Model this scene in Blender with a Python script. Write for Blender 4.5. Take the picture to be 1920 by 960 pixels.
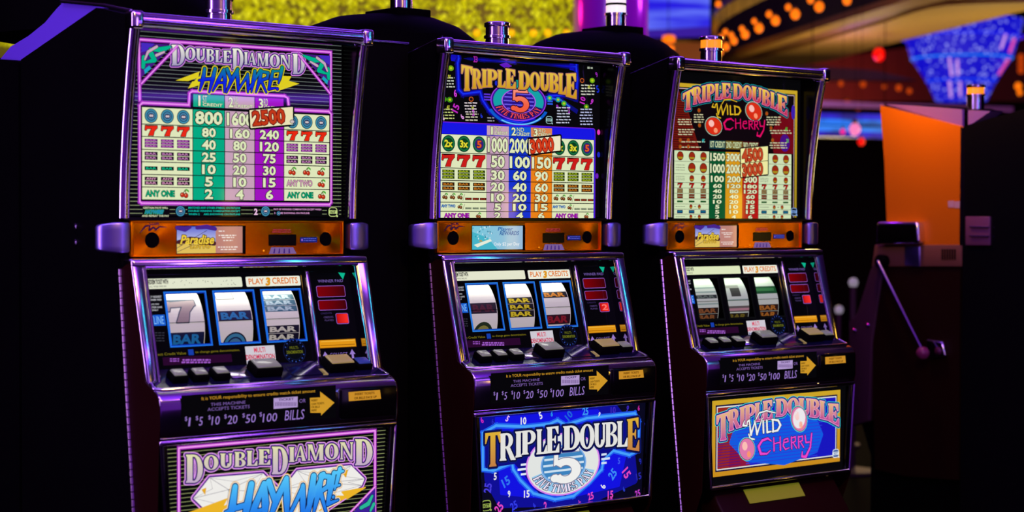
import bpy, bmesh, math, random
import numpy as np
from mathutils import Vector, Matrix
R = random.Random(7)
SC = bpy.context.scene
COL = SC.collection
for o in list(bpy.data.objects): bpy.data.objects.remove(o)

# ------------------------------------------------------------------ camera
H = 1.25                                   # eye height above the floor
FPX = 3316.8; PITCH = .02292; ROLL = .00355
cp, sp = math.cos(PITCH), math.sin(PITCH); cr, sr = math.cos(ROLL), math.sin(ROLL)
F_ = Vector((0, cp, -sp)); R0 = Vector((1, 0, 0)); U0 = Vector((0, sp, cp))
R_ = cr*R0 + sr*U0; U_ = -sr*R0 + cr*U0
cd = bpy.data.cameras.new('camera'); cam = bpy.data.objects.new('camera', cd); COL.objects.link(cam)
cam.matrix_world = Matrix(((R_.x, U_.x, -F_.x, 0), (R_.y, U_.y, -F_.y, 0), (R_.z, U_.z, -F_.z, H), (0, 0, 0, 1)))
cd.sensor_width = 36; cd.lens = 36*FPX/1920; cd.clip_start = .05; cd.clip_end = 100
cd.dof.use_dof = True; cd.dof.focus_distance = 4.2; cd.dof.aperture_fstop = 3.1
SC.camera = cam
# ------------------------------------------------------------------ world, lights, exposure
SC.view_settings.view_transform = 'Standard'; SC.view_settings.look = 'None'
SC.view_settings.exposure = 0; SC.view_settings.gamma = 1; SC.view_settings.use_curve_mapping = False
W = bpy.data.worlds.new('world'); SC.world = W; W.use_nodes = True
W.node_tree.nodes['Background'].inputs[0].default_value = (.085, .012, .26, 1)
W.node_tree.nodes['Background'].inputs[1].default_value = .9
def area(name, loc, tgt, sx, sy, power, col):
    l = bpy.data.lights.new(name, 'AREA'); l.shape = 'RECTANGLE'; l.size = sx; l.size_y = sy; l.energy = power; l.color = col
    o = bpy.data.objects.new(name, l); COL.objects.link(o); o.location = loc
    o.rotation_euler = (Vector(tgt)-Vector(loc)).to_track_quat('-Z', 'Y').to_euler(); return o
# three machines stand in a straight row
MACH = [(-.57849, 3.78502, .67528), (.02504, 4.3033, .68749), (.6044, 4.76323, .67587)]

PUR = (.42, .10, 1); VIO = (.22, .06, 1); WARM = (1, .42, .06)
area('overhead_fill_strip', (-.6, 2.0, 3.0), (-.1, 4.2, 1.5), 3.0, .2, 30, (.6, .34, 1))  # added overhead, out of view, for lavender streaks on the chrome
area('overhead_fill', (1.9, 2.4, 2.9), (.7, 4.6, 1.4), 1.2, .4, 16, PUR)  # second added overhead light, out of view, purple for the chrome
area('left_fill', (-2.6, 2.4, 1.6), (-.5, 4, 1.1), .4, 1.8, 28, (.6, .3, 1))  # added off to the left to brighten hinge and hood skirt
area('glass_streak_light', (2.25, 2.65, 1.70), (-.6, 3.8, 1.5), 1.5, .025, 3.4, (.22, .05, 1))  # added out of view; its reflection draws the purple streak on the glass
area('aisle_fill', (2.6, 1.6, 1.5), (.3, 4.3, 1.1), .30, 1.6, 7, (.55, .3, 1))  # added out of view as purple fill on the machine fronts
area('warm_fill', (.6, 1.9, 2.5), (.1, 4.3, 1.25), .12, .2, 18, (1, .55, .08))  # added warm fill for the copper panels
for p_, t_, e_ in (((2.3, 2.62, 1.2), MACH[0], .30), ((2.95, 3.7, 1.2), MACH[1], .62), ((3.6, 4.5, 1.2), MACH[2], .75)): area('copper_fill', p_, (t_[0], t_[1], 1.2), .05, .3, e_, (1, .55, .06))  # added out of view where each copper panel mirrors it
area('cyan_fill', (3.2, 3.0, 2.3), (.6, 4.6, 1.1), .05, 1.2, 2.5, (.05, .7, 1))  # added out of view for cyan sparkle on the bezel edges
area('back_light', (.2, 5.9, 2.9), (0, 4.6, 1.6), 3.2, .3, 16, VIO)
for k in range(3): area('ceiling_fill', (-3+3*k, 1.5, 3.6), (-3+3*k, 1.6, 5), 1.5, .5, 60, (.35, .06, 1))  # added to turn the ceiling violet so the chrome reflects it

# ------------------------------------------------------------------ helpers
def lin(c):
    if isinstance(c, str): c = tuple(int(c[i:i+2], 16)/255 for i in (0, 2, 4))
    else: c = tuple(x/255 for x in c)
    return tuple(x/12.92 if x <= .04045 else ((x+.055)/1.055)**2.4 for x in c)
def mat(name, col=(0, 0, 0), rough=.5, metal=0, emit=None, es=1, spec=.5, coat=0, bump=None, noise=None):
    m = bpy.data.materials.new(name); m.use_nodes = True; n = m.node_tree; b = n.nodes['Principled BSDF']
    c = lin(col) if not isinstance(col[0], float) else col
    b.inputs['Base Color'].default_value = (*c, 1); b.inputs['Roughness'].default_value = rough
    b.inputs['Metallic'].default_value = metal; b.inputs['Specular IOR Level'].default_value = spec
    b.inputs['Coat Weight'].default_value = coat; b.inputs['Coat Roughness'].default_value = .05
    if emit is not None:
        e = lin(emit) if not isinstance(emit[0], float) else emit
        b.inputs['Emission Color'].default_value = (*e, 1); b.inputs['Emission Strength'].default_value = es
    if noise:                                   # procedural wear: (scale, low, high) on the roughness
        t = n.nodes.new('ShaderNodeTexNoise'); t.inputs['Scale'].default_value = noise[0]; t.inputs['Detail'].default_value = 4
        r = n.nodes.new('ShaderNodeMapRange'); r.inputs[3].default_value = noise[1]; r.inputs[4].default_value = noise[2]
        tc = n.nodes.new('ShaderNodeTexCoord'); n.links.new(tc.outputs['Object'], t.inputs['Vector'])
        n.links.new(t.outputs['Fac'], r.inputs[0]); n.links.new(r.outputs[0], b.inputs['Roughness'])
    if bump:
        t = n.nodes.new('ShaderNodeTexNoise'); t.inputs['Scale'].default_value = bump[0]
        tc = n.nodes.new('ShaderNodeTexCoord'); n.links.new(tc.outputs['Object'], t.inputs['Vector'])
        q = n.nodes.new('ShaderNodeBump'); q.inputs['Strength'].default_value = bump[1]; q.inputs['Distance'].default_value = .002
        n.links.new(t.outputs['Fac'], q.inputs['Height']); n.links.new(q.outputs[0], b.inputs['Normal'])
    return m
def print_mat(name, strength, base=.0, rough=.12, spec=.35):
    m = bpy.data.materials.new(name); m.use_nodes = True; n = m.node_tree; b = n.nodes['Principled BSDF']
    a = n.nodes.new('ShaderNodeVertexColor'); a.layer_name = 'ink'
    mx = n.nodes.new('ShaderNodeMix'); mx.data_type = 'RGBA'; mx.inputs[0].default_value = base; mx.inputs[6].default_value = (.002, .002, .002, 1)
    n.links.new(a.outputs[0], mx.inputs[7]); n.links.new(mx.outputs[2], b.inputs['Base Color'])
    n.links.new(a.outputs[0], b.inputs['Emission Color']); b.inputs['Emission Strength'].default_value = strength
    b.inputs['Roughness'].default_value = rough; b.inputs['Specular IOR Level'].default_value = spec
    return m
M = dict(
    black=mat('black_cabinet_paint', (.0015, .0015, .0015), .65, spec=.04, noise=(6, .5, .7)),
    gloss=mat('black_gloss', (.002, .002, .002), .18, spec=.15),
    chrome=mat('chrome', (.82, .78, .86), .13, 1, noise=(9, .08, .2)),
    mirror=mat('dark_mirror', (.55, .55, .58), .04, 1),
    podm=mat('brushed_purple_chrome', (.40, .36, .85), .36, 1),
    door=mat('dark_red_brown_lacquer', (.020, .0035, .002), .45, spec=.1, noise=(12, .35, .5)),
    copper=mat('brushed_copper', (1., .34, .0), .36, 1, noise=(5, .3, .42)),
    shelf=mat('blue_black_gloss', (.006, .006, .03), .1, spec=.6),
    hingem=mat('polished_hinge_steel', (.9, .7, .8), .25, 1),
    print_=print_mat('backlit_print', 1.0, rough=.045, spec=.14),
    card=print_mat('printed_card', .22, base=.7, rough=.4),
    reel=print_mat('lit_reel_strip', .36, base=.45, rough=.5),
    hole=mat('sound_hole_black', (.001, .001, .001), .8, spec=.05),
    cap=mat('frosted_button_cap', (.16, .17, .15), .2, emit=(95, 100, 78), es=.8),
    capb=mat('blue_button_cap', (.03, .06, .2), .2, emit=(20, 45, 110), es=.6),
    capy=mat('amber_button_cap', (.2, .17, .08), .2, emit=(140, 122, 62), es=.8),
    red=mat('red_led_window', (.2, .0, .0), .1, emit=(80, 0, 4), es=1),
    redb=mat('red_led_lit', (.4, .0, .0), .1, emit=(255, 20, 20), es=1.2),
    floor=mat('dark_carpet', (.003, .001, .0015), .9, spec=.02, bump=(300, .4)),
    wall=mat('dark_wall', (.01, .004, .006), .8, spec=.1),
    ceil=mat('violet_ceiling_paint', (.45, .25, .75), .6),
    steel=mat('violet_steel', (.6, .5, .7), .2, 1),
    hoodm=mat('black_hood_plastic', (.0006, .0006, .0006), .8, spec=.03),
    purple=mat('purple_lit_enamel', (.20, .10, .75), .35),  # purple light put into the hood skirt's colour
)
def spun(name, cx, cz):                      # copper brushed in circles round a sound hole
    m = mat(name, (1., .31, .0), .25, 1); n = m.node_tree; b = n.nodes['Principled BSDF']; b.inputs['Anisotropic'].default_value = .85
    tc = n.nodes.new('ShaderNodeTexCoord'); s = n.nodes.new('ShaderNodeVectorMath'); s.operation = 'SUBTRACT'; s.inputs[1].default_value = (cx, 0, cz)
    c = n.nodes.new('ShaderNodeVectorMath'); c.operation = 'CROSS_PRODUCT'; c.inputs[1].default_value = (0, 1, 0)
    t = n.nodes.new('ShaderNodeVectorTransform'); t.vector_type = 'VECTOR'; t.convert_from = 'OBJECT'; t.convert_to = 'WORLD'
    nn = n.nodes.new('ShaderNodeVectorMath'); nn.operation = 'NORMALIZE'
    n.links.new(tc.outputs['Object'], s.inputs[0]); n.links.new(s.outputs[0], c.inputs[0]); n.links.new(c.outputs[0], t.inputs[0]); n.links.new(t.outputs[0], nn.inputs[0]); n.links.new(nn.outputs[0], b.inputs['Tangent'])
    return m
def setp(o, label=None, cat=None, group=None, kind=None):
    for k, v in (('label', label), ('category', cat), ('group', group), ('kind', kind)):
        if v: o[k] = v
    return o
class MB:
    def __init__(s): s.v = []; s.f = []
    def add(s, vs, fs):
        n = len(s.v); s.v += [tuple(v) for v in vs]; s.f += [tuple(i+n for i in f) for f in fs]; return s
    def box(s, a, b):
        x0, y0, z0 = a; x1, y1, z1 = b
        return s.add([(x0,y0,z0),(x1,y0,z0),(x1,y1,z0),(x0,y1,z0),(x0,y0,z1),(x1,y0,z1),(x1,y1,z1),(x0,y1,z1)],
                     [(3,2,1,0),(4,5,6,7),(0,1,5,4),(1,2,6,5),(2,3,7,6),(3,0,4,7)])
    def hexa(s, bot, top):
        return s.add(list(bot)+list(top), [(3,2,1,0),(4,5,6,7),(0,1,5,4),(1,2,6,5),(2,3,7,6),(3,0,4,7)])
    def prism(s, prof, x0, x1):             # (y,z) profile extruded along x
        n = len(prof)
        return s.add([(x0, y, z) for y, z in prof]+[(x1, y, z) for y, z in prof],
                     [tuple(range(n-1, -1, -1)), tuple(range(n, 2*n))]+[(i, (i+1) % n, n+(i+1) % n, n+i) for i in range(n)])
    def tube(s, pts, r, n=14, sq=1.0, cap=True):
        pts = [Vector(p) for p in pts]; rings = []
        rs = r if isinstance(r, (list, tuple)) else [r]*len(pts)
        base = len(s.v); up = None
        for i, p in enumerate(pts):
            t = (pts[min(i+1, len(pts)-1)]-pts[max(i-1, 0)]).normalized()
            if up is None:
                up = Vector((0, 0, 1)) if abs(t.z) < .9 else Vector((0, 1, 0))
            a = t.cross(up).normalized(); b = a.cross(t).normalized(); up = b
            for k in range(n):
                q = 2*math.pi*k/n; s.v.append(tuple(p+a*math.cos(q)*rs[i]*sq+b*math.sin(q)*rs[i]))
        for i in range(len(pts)-1):
            for k in range(n):
                s.f.append((base+i*n+k, base+i*n+(k+1) % n, base+(i+1)*n+(k+1) % n, base+(i+1)*n+k))
        if cap:
            s.f.append(tuple(base+k for k in range(n-1, -1, -1))); s.f.append(tuple(base+(len(pts)-1)*n+k for k in range(n)))
        return s
    def lathe(s, prof, c=(0, 0, 0), n=24, sx=1, sy=1):
        base = len(s.v)
        for r, z in prof:
            for k in range(n):
                q = 2*math.pi*k/n; s.v.append((c[0]+r*math.cos(q)*sx, c[1]+r*math.sin(q)*sy, c[2]+z))
        for i in range(len(prof)-1):
            for k in range(n): s.f.append((base+i*n+k, base+i*n+(k+1) % n, base+(i+1)*n+(k+1) % n, base+(i+1)*n+k))
        s.f.append(tuple(base+k for k in range(n-1, -1, -1))); s.f.append(tuple(base+(len(prof)-1)*n+k for k in range(n)))
        return s
    def build(s, name, m, parent=None, bevel=0, smooth=False, seg=2):
        me = bpy.data.meshes.new(name); me.from_pydata(s.v, [], s.f)
        b = bmesh.new(); b.from_mesh(me); bmesh.ops.recalc_face_normals(b, faces=b.faces)
        if bevel:
            bmesh.ops.bevel(b, geom=[e for e in b.edges if len(e.link_faces) == 2 and e.calc_face_angle(0) > .3], offset=bevel, segments=seg, affect='EDGES', profile=.5, clamp_overlap=True)
        b.to_mesh(me); b.free()
        if smooth or bevel:
            for p in me.polygons: p.use_smooth = True
            if smooth:
                try: me.set_sharp_from_angle(angle=math.radians(40))
                except Exception: pass
        me.materials.append(m); o = bpy.data.objects.new(name, me); COL.objects.link(o)
        if parent: o.parent = parent
        return o
def empty(name, loc, rz=0):
    o = bpy.data.objects.new(name, None); COL.objects.link(o); o.location = loc; o.rotation_euler = (0, 0, rz); o.empty_display_size = .1; return o

def ray(px, py):
    dx, dy = px-960, py-480
    return (F_ + R_*(dx/FPX) - U_*(dy/FPX))
def at(px, py, Y):                          # a point of the hall at depth Y seen at that pixel
    d = ray(px, py); d = d/d.y*Y; return Vector((d.x, d.y, d.z+H))
def atz(px, py, z):                         # a point at height z
    d = ray(px, py); t = (z-H)/d.z; return Vector((d.x*t, d.y*t, z))

# ------------------------------------------------------------------ flat print (artwork) on panels
def hull(pts):
    pts = sorted(set((round(a, 7), round(b, 7)) for a, b in pts))
    if len(pts) < 3: return pts
    def half(ps):
        h = []
        for p in ps:
            while len(h) > 1 and (h[-1][0]-h[-2][0])*(p[1]-h[-2][1])-(h[-1][1]-h[-2][1])*(p[0]-h[-2][0]) <= 0: h.pop()
            h.append(p)
        return h
    a, b = half(pts), half(pts[::-1]); return a[:-1]+b[:-1]
CIRC = [(math.cos(2*math.pi*k/10), math.sin(2*math.pi*k/10)) for k in range(10)]
def fat(poly, r):
    return hull([(a+c*r, b+d*r) for a, b in poly for c, d in CIRC]) if r > 0 else poly
_tc = {}
def text_tris(s, off=0):
    k = (s, off)
    if k in _tc: return _tc[k]
    cu = bpy.data.curves.new('t', 'FONT'); cu.body = s; cu.offset = off; cu.resolution_u = 2; cu.fill_mode = 'FRONT'
    ob = bpy.data.objects.new('t', cu); COL.objects.link(ob)
    dg = bpy.context.evaluated_depsgraph_get(); me = bpy.data.meshes.new_from_object(ob.evaluated_get(dg))
    me.calc_loop_triangles(); v = [x.co[:2] for x in me.vertices]
    t = [[v[i] for i in tr.vertices] for tr in me.loop_triangles]
    bpy.data.objects.remove(ob); bpy.data.meshes.remove(me); bpy.data.curves.remove(cu)
    _tc[k] = t; return t
def bbox(ps):
    xs = [p[0] for q in ps for p in q]; ys = [p[1] for q in ps for p in q]; return min(xs), min(ys), max(xs), max(ys)

# serif display letters as convex pieces in a unit-high box
def arcs(cx, cy, rx, ry, ix, iy, a0, a1, n=10):
    o = []
    for k in range(n):
        p, q = [math.radians(a0+(a1-a0)*(k+j)/n) for j in (0, 1)]
        o.append([(cx+rx*math.cos(p), cy+ry*math.sin(p)), (cx+rx*math.cos(q), cy+ry*math.sin(q)), (cx+ix*math.cos(q), cy+iy*math.sin(q)), (cx+ix*math.cos(p), cy+iy*math.sin(p))])
    return o
def rc(x0, x1, y0, y1): return [(x0, y0), (x1, y0), (x1, y1), (x0, y1)]
def serif(x0, x1, y, up):                   # bracketed slab
    d = .055 if up else -.055; e = .05
    return [[(x0-e, y), (x1+e, y), (x1+e, y+d*.6), (x1, y+d*1.7), (x0, y+d*1.7), (x0-e, y+d*.6)]]
def stem(x0, x1, b=True, t=True):
    o = [rc(x0, x1, 0, 1)]
    if b: o += serif(x0, x1, 0, True)
    if t: o += serif(x0, x1, 1, False)
    return o
S_ = .23
def glyph(c):
    if c == 'I': return stem(.06, .06+S_), .35
    if c == 'T': return stem(.24, .24+S_, True, False)+[rc(0, .71, .91, 1), [(0, 1), (.0, .68), (.045, .68), (.16, .93), (.16, 1)], [(.71, 1), (.71, .68), (.665, .68), (.55, .93), (.55, 1)]], .71
    if c == 'L': return stem(.05, .05+S_)+[rc(.1, .6, 0, .08), [(.62, 0), (.62, .34), (.575, .34), (.42, .06), (.42, 0)]], .62
    if c in 'EF':
        o = stem(.05, .05+S_)+[rc(.1, .6, .92, 1), rc(.2, .45, .47, .54), [(.6, 1), (.6, .7), (.555, .7), (.42, .94), (.42, 1)], [(.47, .36), (.47, .65), (.43, .65), (.36, .5), (.43, .36)]]
        if c == 'E': o += [rc(.1, .62, 0, .08), [(.64, 0), (.64, .33), (.595, .33), (.44, .06), (.44, 0)]]
        return o, .64
    if c == 'D': return stem(.05, .05+S_)+[rc(.1, .36, .925, 1), rc(.1, .36, 0, .075)]+arcs(.34, .5, .38, .5, .16, .425, -90, 90), .72
    if c == 'O': return arcs(.37, .5, .37, .5, .15, .43, 0, 360, 20), .74
    if c == 'U': return [rc(.05, .05+S_, .3, 1), rc(.54, .66, .3, 1)]+serif(.05, .28, 1, False)+serif(.54, .66, 1, False)+arcs(.355, .32, .305, .32, .075, .22, 180, 360), .71
    if c == 'P': return stem(.05, .05+S_)+[rc(.1, .36, .925, 1), rc(.1, .36, .42, .495)]+arcs(.34, .71, .32, .29, .11, .215, -90, 90), .66
    if c == 'B': return stem(.05, .05+S_)+[rc(.1, .36, .925, 1), rc(.1, .36, .48, .55), rc(.1, .36, 0, .075)]+arcs(.34, .76, .30, .24, .10, .17, -90, 90)+arcs(.34, .265, .34, .265, .12, .19, -90, 90), .68
    if c == 'R': return stem(.05, .05+S_)+[rc(.1, .36, .925, 1), rc(.1, .36, .44, .515)]+arcs(.34, .72, .31, .28, .10, .205, -90, 90)+[[(.3, .47), (.5, .47), (.74, .06), (.74, 0), (.54, 0)], rc(.6, .77, 0, .06)], .77
    if c == 'A': return [[(.06, 0), (.14, 0), (.42, 1), (.36, 1)], [(.36, 1), (.46, 1), (.76, 0), (.5, 0)], rc(.18, .6, .27, .34)]+serif(.07, .13, 0, True)+serif(.53, .73, 0, True), .8
    if c == 'V': return [[(.66, 1), (.58, 1), (.34, 0), (.42, 0)], [(.05, 1), (.29, 1), (.44, 0), (.34, 0)]]+serif(.07, .27, 1, False)+serif(.58, .66, 1, False), .74
    if c == 'M': return stem(.05, .13)+stem(.68, .68+S_)+[[(.05, 1), (.27, 1), (.5, .08), (.42, .0)], [(.72, 1), (.8, 1), (.5, 0), (.42, 0)]], .96
    if c == 'N': return stem(.05, .14)+stem(.62, .71, False)+[[(.05, 1), (.27, 1), (.71, 0), (.6, 0)]], .77
    if c == 'S': return arcs(.3, .73, .28, .27, .1, .19, 20, 250, 12)+arcs(.3, .27, .3, .27, .1, .19, -160, 90, 12)+[[(.15, .6), (.3, .48), (.45, .4), (.5, .46), (.3, .6), (.2, .68)]], .6
    if c == 'Y': return [rc(.27, .27+S_, 0, .5), [(.03, 1), (.26, 1), (.5, .45), (.27, .45)], [(.66, 1), (.74, 1), (.5, .45), (.4, .45)]]+serif(.27, .5, 0, True)+serif(.05, .24, 1, False)+serif(.66, .73, 1, False), .78
    if c == 'C': return arcs(.37, .5, .37, .5, .15, .43, 40, 320, 16)+[[(.6, .66), (.68, .66), (.68, 1), (.62, 1), (.56, .86)]], .7
    if c == 'H': return stem(.05, .28)+stem(.55, .78)+[rc(.2, .6, .47, .54)], .83
    return [], .3

class Panel:
    """planar panel in a machine's own frame: through (y0,z0) and (y1,z1), z measured from the eye line"""
    def __init__(s, j, y0, z0, y1, z1, wmap=None):
        s.j = j; s.y0 = y0; s.z0 = z0; L = math.hypot(y1-y0, z1-z0); s.dy = (y1-y0)/L; s.dz = (z1-z0)/L
        if s.dz < 0: s.dy, s.dz = -s.dy, -s.dz
        s.n = (0, -s.dz, s.dy); s.polys = []; s.curve = None; s.lmul = .00016
    def P(s, px, py, j=None):
        X, Y, th = MACH[s.j if j is None else j]; d = ray(px, py); c, q = math.cos(th), math.sin(th)
        o = (c*-X+q*-Y, q*X-c*Y, 0); e = (c*d.x+q*d.y, -q*d.x+c*d.y, d.z)
        k = s.dy/s.dz; t = -(o[1]-s.y0-k*(o[2]-s.z0))/(e[1]-k*e[2])
        x, y, z = (o[i]+t*e[i] for i in range(3)); return (x, (z-s.z0)/s.dz)
    def pt(s, u, v, off):
        if s.curve: return s.curve(u, v, off)
        return (u, s.y0+v*s.dy+s.n[1]*off, s.z0+v*s.dz+s.n[2]*off)
    def poly(s, pts, col, layer):
        if len(pts) >= 3: s.polys.append((pts, col, layer))
    def px(s, pts, col, layer, r=0, j=None):   # polygon given where it is seen in the photograph
        q = [s.P(a, b, j) for a, b in pts]; s.poly(fat(q, r) if r else q, col, layer)
    def line(s, a, b, w, col, layer):          # stroke between two panel points
        dx, dy = b[0]-a[0], b[1]-a[1]; L = math.hypot(dx, dy) or 1; nx, ny = -dy/L*w/2, dx/L*w/2; ex, ey = dx/L*w/2, dy/L*w/2
        s.poly([(a[0]-ex+nx, a[1]-ey+ny), (a[0]-ex-nx, a[1]-ey-ny), (b[0]+ex-nx, b[1]+ey-ny), (b[0]+ex+nx, b[1]+ey+ny)], col, layer)
    def pline(s, pts, w, col, layer, closed=False, j=None, raw=False):
        q = pts if raw else [s.P(a, b, j) for a, b in pts]
        for i in range(len(q)-(0 if closed else 1)): s.line(q[i], q[(i+1) % len(q)], w, col, layer)
    def ell(s, c, rx, ry, col, layer, n=24, a0=0, a1=360, hole=None):
        if hole is None and a1-a0 == 360: s.poly([(c[0]+rx*math.cos(2*math.pi*k/n), c[1]+ry*math.sin(2*math.pi*k/n)) for k in range(n)], col, layer)
        else:
            h = hole or 0.0
            for q in arcs(c[0], c[1], rx, ry, rx*h, ry*h, a0, a1, n): s.poly(q if h else [q[0], q[1], q[2]], col, layer)
    def frame(s, x0, y0, x1, y1, j=None):      # box seen at pixel columns x0..x1 and rows y0..y1 on its middle
        xm, ym = (x0+x1)/2, (y0+y1)/2; a = s.P(x0, ym, j); b = s.P(x1, ym, j); c = s.P(xm, y0, j); d = s.P(xm, y1, j)
        return a[0], d[1], b[0], c[1]
    def text(s, t, box, col, layer, off=.0, out=None, rot=0, shear=0, j=None, fr=None):
        u0, v0, u1, v1 = fr or s.frame(*box, j=j)
        b0 = bbox(text_tris(t, off)); w, h = b0[2]-b0[0], b0[3]-b0[1]; cx, cy = (u0+u1)/2, (v0+v1)/2
        cs, sn = math.cos(rot), math.sin(rot)
        def m(p):
            x = ((p[0]-b0[0])/w-.5)*(u1-u0); y = ((p[1]-b0[1])/h-.5)*(v1-v0); x += y*shear
            return (cx+x*cs-y*sn, cy+x*sn+y*cs)
        if out:
            for tr in text_tris(t, off+out[0]): s.poly([m(p) for p in tr], out[1], layer)
            layer += 1
        for tr in text_tris(t, off): s.poly([m(p) for p in tr], col, layer)
    def letter(s, c, quad, col, layer, outs=()):   # serif letter warped into quad bl, br, tr, tl (panel coordinates)
        g, w = glyph(c); bl, br, tr_, tl = quad
        def m(p):
            x, y = p[0]/w, p[1]
            return tuple((bl[i]*(1-x)+br[i]*x)*(1-y)+(tl[i]*(1-x)+tr_[i]*x)*y for i in (0, 1))
        for k, (r, oc) in enumerate(outs):
            for q in g: s.poly(fat([m(p) for p in q], r), oc, layer+k)
        for q in g: s.poly([m(p) for p in q], col, layer+len(outs))
    def lpx(s, c, x0, x1, yt, yb, col, layer, outs=(), j=None):   # yt, yb: (left,right) rows
        t = yt if isinstance(yt, tuple) else (yt, yt); b = yb if isinstance(yb, tuple) else (yb, yb)
        s.letter(c, [s.P(x0, b[0], j), s.P(x1, b[1], j), s.P(x1, t[1], j), s.P(x0, t[0], j)], col, layer, outs)
    def strokes(s, lst, col, layer, outs=(), conv=None):          # lst of polylines [(x,y,r)...]
        conv = conv or (lambda p: p)
        for k, (r, oc) in enumerate(list(outs)+[(0, col)]):
            for st in lst:
                q = [(*conv((a, b)), w) for a, b, w in st]
                for i in range(len(q)-1):
                    s.poly(hull([(p[0]+(p[2]+r)*c, p[1]+(p[2]+r)*d) for p in (q[i], q[i+1]) for c, d in CIRC]), oc, layer+k)
    def build(s, name, m, parent, sub=None):
        vs, fs, cs = [], [], []
        for pts, col, layer in s.polys:
            pieces = [pts]
            if s.curve and sub:
                pieces = []
                for a, b in zip(sub[:-1], sub[1:]):
                    q = clipv(clipv(pts, a, 1), b, -1)
                    if len(q) >= 3: pieces.append(q)
            for q in pieces:
                n = len(vs)
                ar = sum(q[i][0]*q[(i+1) % len(q)][1]-q[(i+1) % len(q)][0]*q[i][1] for i in range(len(q)))
                if abs(ar) < 1e-10: continue
                if ar < 0: q = q[::-1]
                for p in q:
                    vs.append(s.pt(p[0], p[1], layer*s.lmul)); cs.append(lin(col(p)) if callable(col) else lin(col))
                fs.append(tuple(range(n, n+len(q))))
        me = bpy.data.meshes.new(name); me.from_pydata(vs, [], fs)
        at_ = me.color_attributes.new('ink', 'FLOAT_COLOR', 'CORNER')
        idx = np.empty(len(me.loops), int); me.loops.foreach_get('vertex_index', idx)
        c = np.ones((len(vs), 4), np.float32); c[:, :3] = cs
        at_.data.foreach_set('color', c[idx].ravel())
        me.materials.append(m); o = bpy.data.objects.new(name, me); COL.objects.link(o)
        if parent: o.parent = parent
        return o
def clipv(p, v, sgn):
    o = []
    for i in range(len(p)):
        a, b = p[i], p[(i+1) % len(p)]; da, db = (a[1]-v)*sgn, (b[1]-v)*sgn
        if da >= 0: o.append(a)
        if (da > 0) != (db > 0) and da != db:
            t = da/(da-db); o.append((a[0]+(b[0]-a[0])*t, a[1]+(b[1]-a[1])*t))
    return o
def mixc(a, b, t):
    t = max(0, min(1, t)); return tuple(a[i]+(b[i]-a[i])*t for i in range(3))
def grad(v0, c0, v1, c1): return lambda p: mixc(c0, c1, (p[1]-v0)/(v1-v0))
#--ART--
# ------------------------------------------------------------------ symbols used on the pay tables
CREAM = (222, 230, 186); INK = (6, 6, 8)
def seal(p, c, r, L):
    p.ell(c, r, r, (10, 20, 40), L); p.ell(c, r*.9, r*.9, (60, 140, 170), L+1); p.ell(c, r*.68, r*.68, (15, 30, 70), L+2)
    p.ell(c, r*.58, r*.58, (70, 130, 165), L+3); p.ell(c, r*.46, r*.34, (35, 40, 80), L+4)
    p.ell((c[0]-r*.14, c[1]), r*.17, r*.17, (205, 190, 195), L+5); p.ell((c[0]+r*.14, c[1]), r*.17, r*.17, (205, 190, 195), L+5)
def seven(p, f, col, L, out=INK, r=.0012):
    x0, y0, x1, y1 = f; w, h = x1-x0, y1-y0
    P_ = [[(.02, 1), (.2, .93), (1, 1), (1, .74), (.2, .68), (.02, .74)], [(0, .76), (.17, .74), (.1, .5), (0, .52)], [(.58, .78), (1, .8), (.76, .45), (.42, .42)], [(.42, .42), (.76, .46), (.68, 0), (.28, 0)]]
    P_ = [[(x0+a*w, y0+b*h) for a, b in q] for q in P_]
    if out:
        for q in P_: p.poly(fat(q, r), out, L)
    for q in P_: p.poly(q, col, L+1)
def cherry(p, c, r, L, red=(190, 45, 20)):
    p.line((c[0]-r*.5, c[1]-r*.1), (c[0]+r*.2, c[1]+r*.9), r*.2, (60, 90, 20), L); p.line((c[0]+r*.45, c[1]), (c[0]+r*.2, c[1]+r*.9), r*.2, (60, 90, 20), L)
    p.poly([(c[0]+r*.1, c[1]+r*.95), (c[0]+r*.6, c[1]+r*1.15), (c[0]+r*1.15, c[1]+r*.8), (c[0]+r*1.2, c[1]+r*.3), (c[0]+r*.7, c[1]+r*.6)], (70, 170, 50), L)
    for dx, dy in ((-.55, -.25), (.42, -.4)):
        q = (c[0]+dx*r, c[1]+dy*r); p.ell(q, r*.6, r*.6, INK, L+1, 14); p.ell(q, r*.5, r*.5, red, L+2, 14); p.ell((q[0]-r*.15, q[1]+r*.15), r*.15, r*.15, (250, 170, 130), L+3, 8)
def bars(p, f, n, bg, ink, L, words=('BAR',), gap=.06, off=.02):
    x0, y0, x1, y1 = f; h = (y1-y0)/n
    for k in range(n):
        a, b = y1-(k+1)*h+h*gap, y1-k*h-h*gap
        p.poly(rc(x0, x1, a, b), bg, L)
        w = words[k % len(words)]
        p.text(w, None, ink, L+1, off, fr=(x0+(x1-x0)*.1, a+(b-a)*.2, x1-(x1-x0)*.1, b-(b-a)*.2))
def fuzzy(p, x0, x1, y, n, h, col, L, seed=1, dy=None, j=None):   # lines of print too small to read: short word-long dashes
    q = random.Random(seed)
    for k in range(n):
        yy = y+k*(dy or h*1.9); x = x0+q.random()*(x1-x0)*.08; e = x1-q.random()*(x1-x0)*.12
        while x < e:
            w = q.uniform(3, 9); f = p.frame(x, yy-h/2, min(x+w, e), yy+h/2, j=j); p.poly(rc(f[0], f[2], f[1], f[3]), col, L); x += w+1.6
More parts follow.
